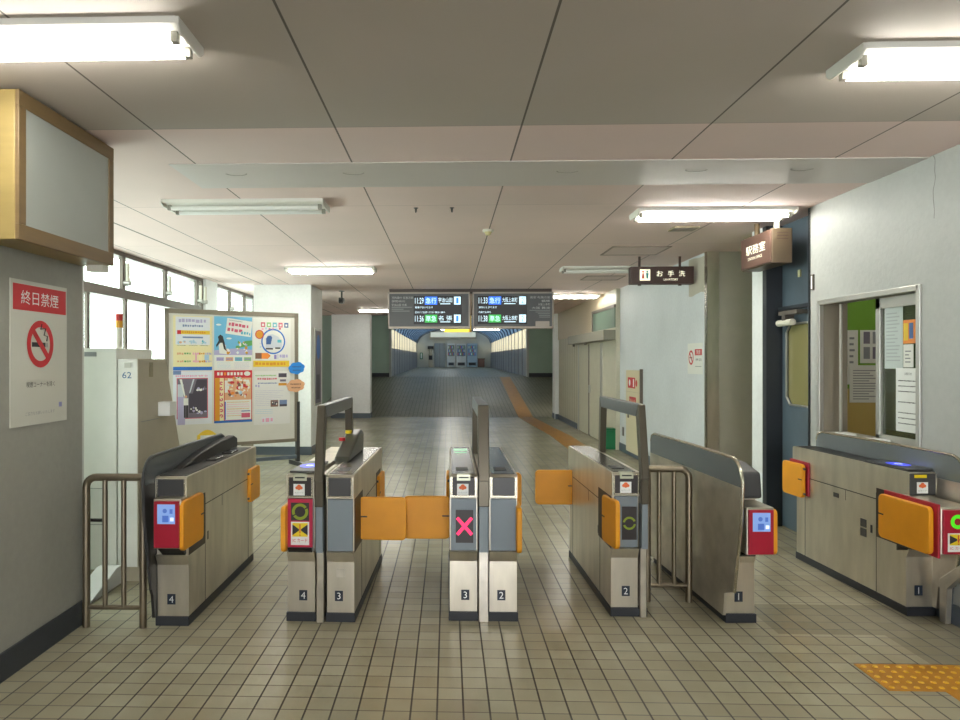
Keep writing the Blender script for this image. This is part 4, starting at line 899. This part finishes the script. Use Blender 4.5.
b = panel((GX-.003, 4.69, 1.58), (0, -1, 0)); b.slab(0, 0, .12, .15, 0, .002, PC['orange']); b.rect(.005, .02, .05, .13, PC['yellow'], .003); b.rect(.06, .03, .10, .13, PC['navy'], .003); tag(center(b.build('window_notice')), 'orange and yellow card at the upper right of the office window', 'notice')
b = panel((GX-.003, 4.69, 1.43), (0, -1, 0)); b.slab(0, 0, .10, .145, 0, .002, PAPER); lines(b, .02, .08, .03, .12, 4, GREY, .003); tag(center(b.build('window_notice')), 'small white card under the orange card on the office window', 'notice')
b = panel((GX-.006, 4.76, 1.02), (0, -1, 0)); b.slab(0, 0, .245, .405, 0, .002, WHITE); b.text('お知らせ', .09, .36, .16, .378, PRINTK, .003)
for i in range(9):
    if i not in (3, 5): dashes(b, .025, .225, .32-i*.034, .328-i*.034, PRINTK, .003)
tag(center(b.build('window_notice')), 'tall white printed notice low on the office window', 'notice')
for y, lab in ((5.25, 'small white tray on the office window sill, farther one'), (4.86, 'small white tray on the office window sill, nearer one')):
    b = MB(); b.box(XR-.028, XR+.055, y-.07, y+.07, .936, .955, WHITE); tag(center(b.build('coin_tray', None, .006)), lab, 'tray')

# ================================================================ DEPARTURE BOARDS
b = MB(); b.box(-.98, 1.72, 12.0, 12.25, 2.615, 2.67, mat('boom_brown', '#4d413c', .5)); struct('trim_7', b, label='dark beam holding the departure boards')
def dep(name, x0, x1, label, left):
    t = thing(name, label, 'departure board', ((x0+x1)/2, 12.1, 2.02), 0, 'departure boards')
    b = MB(); b.box(x0, x1, 11.99, 12.2, 2.03, 2.605, PGREY); b.build('board_case', t)
    b = MB(); z0, z1 = 2.03, 2.605
    for q in ((x0-.01, x1+.01, z0-.02, z0+.015), (x0-.01, x1+.01, z1-.015, z1+.01), (x0-.01, x0+.012, z0, z1), (x1-.012, x1+.01, z0, z1)): b.box(q[0], q[1], 11.97, 12.21, q[2], q[3], FRAMEA)
    b.build('board_frame', t)
    W_ = x1-x0; H_ = .575
    lx0, lx1 = (.44, 1.20) if left else (.09, .87)
    b = panel((x0, 11.989, 2.03), (1, 0, 0)); b.slab(lx0-.02, .05, lx1+.02, .52, 0, .003, LEDPAN); b.build('led_panel', t)
    b = panel((x0, 11.985, 2.03), (1, 0, 0))
    rows = ((.385, .505, '11:29' if left else '11:33', LEDB, '急行'), (.085, .205, '11:36' if left else '11:38', LEDG, '準急'))
    for (v0, v1, tm, cm, kd) in rows:
        b = panel((x0, 11.985, 2.03), (1, 0, 0))
        b.text(tm, lx0, v0+.01, lx0+.145, v1-.01, LEDW, .001); b.rect(lx0+.165, v0-.005, lx0+.37, v1+.005, cm, .001)
        b.text(kd, lx0+.18, v0+.012, lx0+.355, v1-.012, LEDW, .002)
        if left:
            d_ = '宇治山田' if v0 > .3 else '名 張'
        else: d_ = '大阪上本町'
        b.text(d_, lx0+.39, v0+.03, lx1-.14, v1-.01, LEDW, .001); b.rect(lx0+.42, v0-.0, lx1-.17, v0+.012, LEDW, .001)
        b.rect(lx1-.11, v0-.005, lx1, v1+.005, LEDW, .001); b.text('1' if left else '2', lx1-.075, v0+.012, lx1-.035, v1-.012, LEDB, .002); b.build('led_text', t)
    b = panel((x0, 11.985, 2.03), (1, 0, 0))
    b.text('電車がまいります' if left else '途中にとまります', lx0, .315, lx0+.30, .35, LEDW, .001); b.text('足元にご注意ください黄色い線の' if left else '内側でお待ち', lx0, .235, lx0+(.50 if left else .2), .268, LEDW, .001)
    b.build('led_text', t)
    b = panel((x0, 11.989, 2.03), (1, 0, 0))
    PT = mat('board_print', '#b9babb', .5)
    if left:
        for i, (s, w1) in enumerate((('河内国分 名張方面', .36), ('伊勢中川', .22), ('宇治山田 方面', .25))): b.text(s, .05, .475-i*.06, .05+w1, .515-i*.06, PT, .001)
        for i in range(3): b.rect(.05, .33-i*.032, .05+(.34, .2, .3)[i], .342-i*.032, GREY, .001)
    else:
        for i, (s, w1) in enumerate((('高安 布施方面', .33), ('鶴橋', .14), ('大阪上本町', .2), ('大阪 難波', .3))): b.text(s, 1.27-w1, .475-i*.058, 1.27, .515-i*.058, PT, .001)
        for i in range(5): b.rect(1.27-(.34, .24, .2, .18, .18)[i], .275-i*.028, 1.27, .285-i*.028, GREY, .001)
        b.slab(1.03, 0, 1.26, .10, 0, .002, FRAMEA)
    b.build('route_print', t)
    for x in (x0+.2, x1-.2): b = MB(); b.box(x, x+.05, 12.05, 12.15, 2.60, 2.62, DKG); b.build('hanger', t)
dep('departure_board', -.99, .355, 'left hanging departure board, platform 1', True)
dep('departure_board', .42, 1.735, 'right hanging departure board, platform 2', False)

# ================================================================ CEILING THINGS
def lamp(x0, x1, y0, y1, lit, label, n=2, z=C):
    t = thing('ceiling_light', label, 'ceiling light', ((x0+x1)/2, (y0+y1)/2, z), 0, 'fluorescent ceiling lights')
    ym = (y0+y1)/2; hw_ = (y1-y0)/2
    b = MB(); b.prism([(y0, z), (y0+.004, z-.022), (y0+.03, z-.03), (ym-.03, z-.03), (ym, z-.045), (ym+.03, z-.03), (y1-.03, z-.03), (y1-.004, z-.022), (y1, z)], x0+.012, x1-.012, LAMPW); b.build('housing', t)
    for x in (x0, x1-.012):
        b = MB(); b.prism([(y0, z), (y0, z-.03), (y0+.03, z-.05), (y1-.03, z-.05), (y1, z-.03), (y1, z)], x, x+.012, LAMPW); b.build('end_cap', t, .003)
    for o in ((-hw_*.5, hw_*.5) if n == 2 else (0,)):
        zc = z-.052; b = MB(); b.cyl((x0+.05, ym+o, zc), (x1-.05, ym+o, zc), .016, TUBEM if lit else TUBEO, 12); tb = b.build('tube', t, smooth=True)
        for xa in (x0+.025, x1-.05):
            b = MB(); b.box(xa, xa+.025, ym+o-.014, ym+o+.014, zc-.014, z-.028, mat('lamp_socket', '#8d8a80', .5)); b.build('socket', tb)
lamp(-2.02, -.935, 2.47, 2.73, True, 'lit fluorescent fixture at the upper left, nearest of all')
lamp(1.56, 2.81, 2.76, 3.03, True, 'lit fluorescent fixture at the upper right, near the office wall')
lamp(-2.13, -.92, 5.27, 5.60, False, 'unlit fluorescent fixture on the left behind the pale band')
lamp(1.49, 2.72, 5.68, 5.98, True, 'lit fluorescent fixture beside the station office sign')
lamp(-2.08, -.93, 9.06, 9.42, True, 'lit fluorescent fixture above the notice board')
lamp(1.45, 2.6, 9.15, 9.45, False, 'unlit fluorescent fixture on the right before the departure boards')
lamp(1.60, 2.72, 12.9, 13.2, True, 'lit fluorescent fixture right behind the departure boards')
lamp(-2.08, -.9, 16.4, 16.7, True, 'lit fluorescent fixture left behind the departure boards')
lamp(-.2, 1.0, 21.8, 22.1, True, 'added fill fixture over the ramp, hidden by the departure boards', 2, 3.4)  # unseen lamp added to brighten the ramp and green walls
lamp(-.2, 1.0, 24.8, 25.1, True, 'added fill fixture at the top of the ramp, out of sight', 2, 3.4)  # another unseen lamp added for light on the ramp
lamp(.95, 2.0, 27.6, 27.8, True, 'lit fluorescent fixture at the start of the footbridge, right of centre', 1, 2.72)
lamp(-.5, .7, 39.0, 39.2, True, 'added fill fixture under the footbridge vault, hidden by the departure boards', 1, 3.55)  # added out of sight to brighten the far bridge
lamp(-.5, .7, 43.0, 43.2, True, 'second added fill fixture under the footbridge vault, out of sight', 1, 3.55)  # also added, unseen, to light the bridge
lamp(-.5, .7, 47.0, 47.2, True, 'added fill fixture before the white panel at the bridge end', 1, 3.55)  # added to lift the dark end wall
hg = thing('pendant_sign', 'yellow lit sign hanging at the start of the footbridge', 'sign', (.85, 28.2, 2.6))
b = MB(); b.box(-.15, .85, 28.2, 28.3, 2.60, 2.78, mat('lit_yellow', '#e8cf4a', .5, emit=1.0)); b.build('sign_face', hg)
b = MB(); b.box(.80, .92, 28.2, 28.3, 2.6, 3.6, mat('yellow_pole', '#a98a2c', .5)); b.build('sign_pole', hg)
# detector, camera, hooks, vent, hatch
b = MB(); b.cyl((.366, 6.6, C), (.366, 6.6, C-.02), .05, OFFW, 20); b.cyl((.366, 6.6, C-.02), (.366, 6.6, C-.05), .035, mat('detector_cream', '#c9bb8a', .5), 20, .02); tag(b.build('smoke_detector', None, smooth=True), 'small cream smoke detector on the ceiling near the middle', 'detector')
cm = thing('security_camera', 'dark dome camera hanging from the ceiling right of the near pillar', 'camera', (-1.82, 12.28, C-.22))
b = MB(); b.cyl((-1.82, 12.28, C), (-1.82, 12.28, C-.12), .016, DKG); b.cyl((-1.82, 12.28, C), (-1.82, 12.28, C-.01), .05, DKG); b.build('stem', cm, smooth=True)
b = MB(); b.box(-1.86, -1.78, 12.18, 12.36, C-.215, C-.12, DKG); b.cyl((-1.82, 12.16, C-.17), (-1.82, 12.18, C-.17), .03, BLK); b.build('camera_body', cm, .01)
for x, lab in ((-.251, 'small dark hook on the ceiling, left of the pair'), (.031, 'small dark hook on the ceiling, right of the pair')):
    b = MB(); b.cyl((x, 5.64, C), (x, 5.64, C-.03), .008, DKG); b.cyl((x, 5.64, C-.03), (x+.0, 5.60, C-.04), .006, DKG); b.cyl((x, 5.64, C), (x, 5.64, C-.004), .018, DKG); tag(b.build('ceiling_hook', None, smooth=True), lab, 'hook', 'ceiling hooks')
b = MB(); b.box(2.02, 2.24, 6.48, 6.68, C-.012, C, mat('vent_tan', '#8f8368', .5))
for i in range(6): b.box(2.035, 2.225, 6.495+i*.031, 6.505+i*.031, C-.014, C-.011, ALUD)
tag(b.build('ceiling_vent'), 'small tan vent grille on the ceiling by the partition', 'vent')
b = MB()
for q in ((1.72, 2.34, 7.6, 7.62), (1.72, 2.34, 8.18, 8.20), (1.72, 1.74, 7.6, 8.2), (2.32, 2.34, 7.6, 8.2)): b.box(*q, C-.008, C, mat('hatch_brown', '#8c7c70', .5))
b.box(1.74, 2.32, 7.62, 8.18, C-.003, C, mat('hatch_board', '#cdbab4', .6)); tag(b.build('ceiling_hatch'), 'square access hatch with brown edge, nearer to the office', 'hatch', 'ceiling hatches')
b = MB()
for q in ((1.95, 2.5, 10.2, 10.22), (1.95, 2.5, 10.7, 10.72), (1.95, 1.97, 10.2, 10.7), (2.48, 2.5, 10.2, 10.7)): b.box(*q, C-.008, C, MATS['hatch_brown'])
b.box(1.97, 2.48, 10.22, 10.7, C-.003, C, MATS['hatch_board']); tag(b.build('ceiling_hatch'), 'second access hatch farther down the ceiling on the right', 'hatch', 'ceiling hatches')

# ================================================================ FAR END OF THE FOOTBRIDGE
ZE = 1.05
def vend(x0, x1, m, face, label):
    t = thing('vending_machine', label, 'vending machine', ((x0+x1)/2, 49.6, ZE))
    b = MB(); b.box(x0, x1, 49.2, 49.95, ZE, ZE+1.62, m); b.build('cabinet', t, .02)
    b = MB(); b.box(x0+.06, x1-.06, 49.18, 49.2, ZE+.75, ZE+1.5, face); b.build('display_window', t)
    b = MB()
    for i in range(3):
        for j in range(6): b.box(x0+.1+j*(x1-x0-.2)/6, x0+.1+(j+.6)*(x1-x0-.2)/6, 49.165, 49.18, ZE+.82+i*.23, ZE+.97+i*.23, (PC['red'], PC['blue'], PAPER, PC['green'])[(i+j) % 4])
    b.build('drink_row', t)
    b = MB(); b.box(x0+.1, x1-.1, 49.18, 49.2, ZE+.12, ZE+.32, BLK); b.build('delivery_slot', t)
vend(-.07, .50, mat('vend_white', '#c9ccc8', .4), mat('vend_window', '#6d7468', .3), 'leftmost white vending machine at the bridge end')
vend(.56, 1.25, MATS['vend_white'], mat('vend_window2', '#59686e', .3), 'middle white vending machine at the bridge end')
vend(1.31, 2.0, mat('vend_blue', '#9fb4c2', .4), mat('vend_window3', '#6f8fa8', .3), 'rightmost pale blue vending machine at the bridge end')
t = thing('bridge_light_box', 'long white lit panel above the vending machines', 'sign', (.35, 49.7, 3.05))
b = MB(); b.box(-1.25, 1.95, 49.6, 49.95, 3.0, 3.5, BEIGE); b.build('case', t); b = MB(); b.box(-1.2, 1.9, 49.58, 49.6, 3.12, 3.45, mat('panel_lit', '#d8dccb', .5, emit=.4)); b.build('lit_face', t)
b = MB(); b.box(-.95, -.2, 49.93, 50, ZE, ZE+1.65, mat('end_door', '#9aa2a4', .5)); b.box(-.58, -.56, 49.92, 49.94, ZE, ZE+1.65, ALUD); dd = struct('door_3', b)
b = MB(); b.box(-.65, -.62, 49.88, 49.93, ZE+.75, ZE+.95, ALU); b.build('door_handle', dd)
b = MB(); b.box(-1.35, -1.05, 49.7, 49.99, ZE, ZE+.9, BEIGE); b.box(-1.32, -1.08, 49.68, 49.7, ZE+.5, ZE+.8, PRINTK); b.cyl((-1.2, 49.85, ZE+.9), (-1.2, 49.85, ZE+1.25), .12, BEIGE); b.box(-1.4, -1.0, 49.75, 49.95, ZE+1.25, ZE+1.45, PRINTK); tag(center(b.build('information_stand')), 'beige stand with dark panel left of the bridge end door', 'stand')
b = MB(); b.box(-1.95, -1.75, 49.93, 50, ZE+.55, ZE+1.0, BINGR); b.box(-1.9, -1.8, 49.915, 49.93, ZE+.6, ZE+.95, PRINTW); tag(center(b.build('wall_poster')), 'small green notice at the left of the bridge end wall', 'poster')
b = MB(); b.box(2.05, 2.5, 49.4, 49.9, ZE, ZE+.55, PC['brown']); b.prism([(2.02, 49.37), (2.53, 49.37), (2.53, 49.93), (2.02, 49.93)], ZE+.55, ZE+.6, WOOD, 'z'); tag(center(b.build('wooden_box', None, .01)), 'brown wooden box right of the vending machines', 'box')

# unseen lamp added to light the office behind the window
t = thing('office_fill_light', 'added unseen fill fixture on the office ceiling behind the wall', 'ceiling light', (4.3, 5.4, C))
b = MB(); b.box(3.7, 4.9, 5.3, 5.5, C-.04, C, LAMPW); b.build('housing', t)
b = MB(); b.cyl((3.75, 5.4, C-.06), (4.85, 5.4, C-.06), .016, TUBEM); b.build('tube', t)
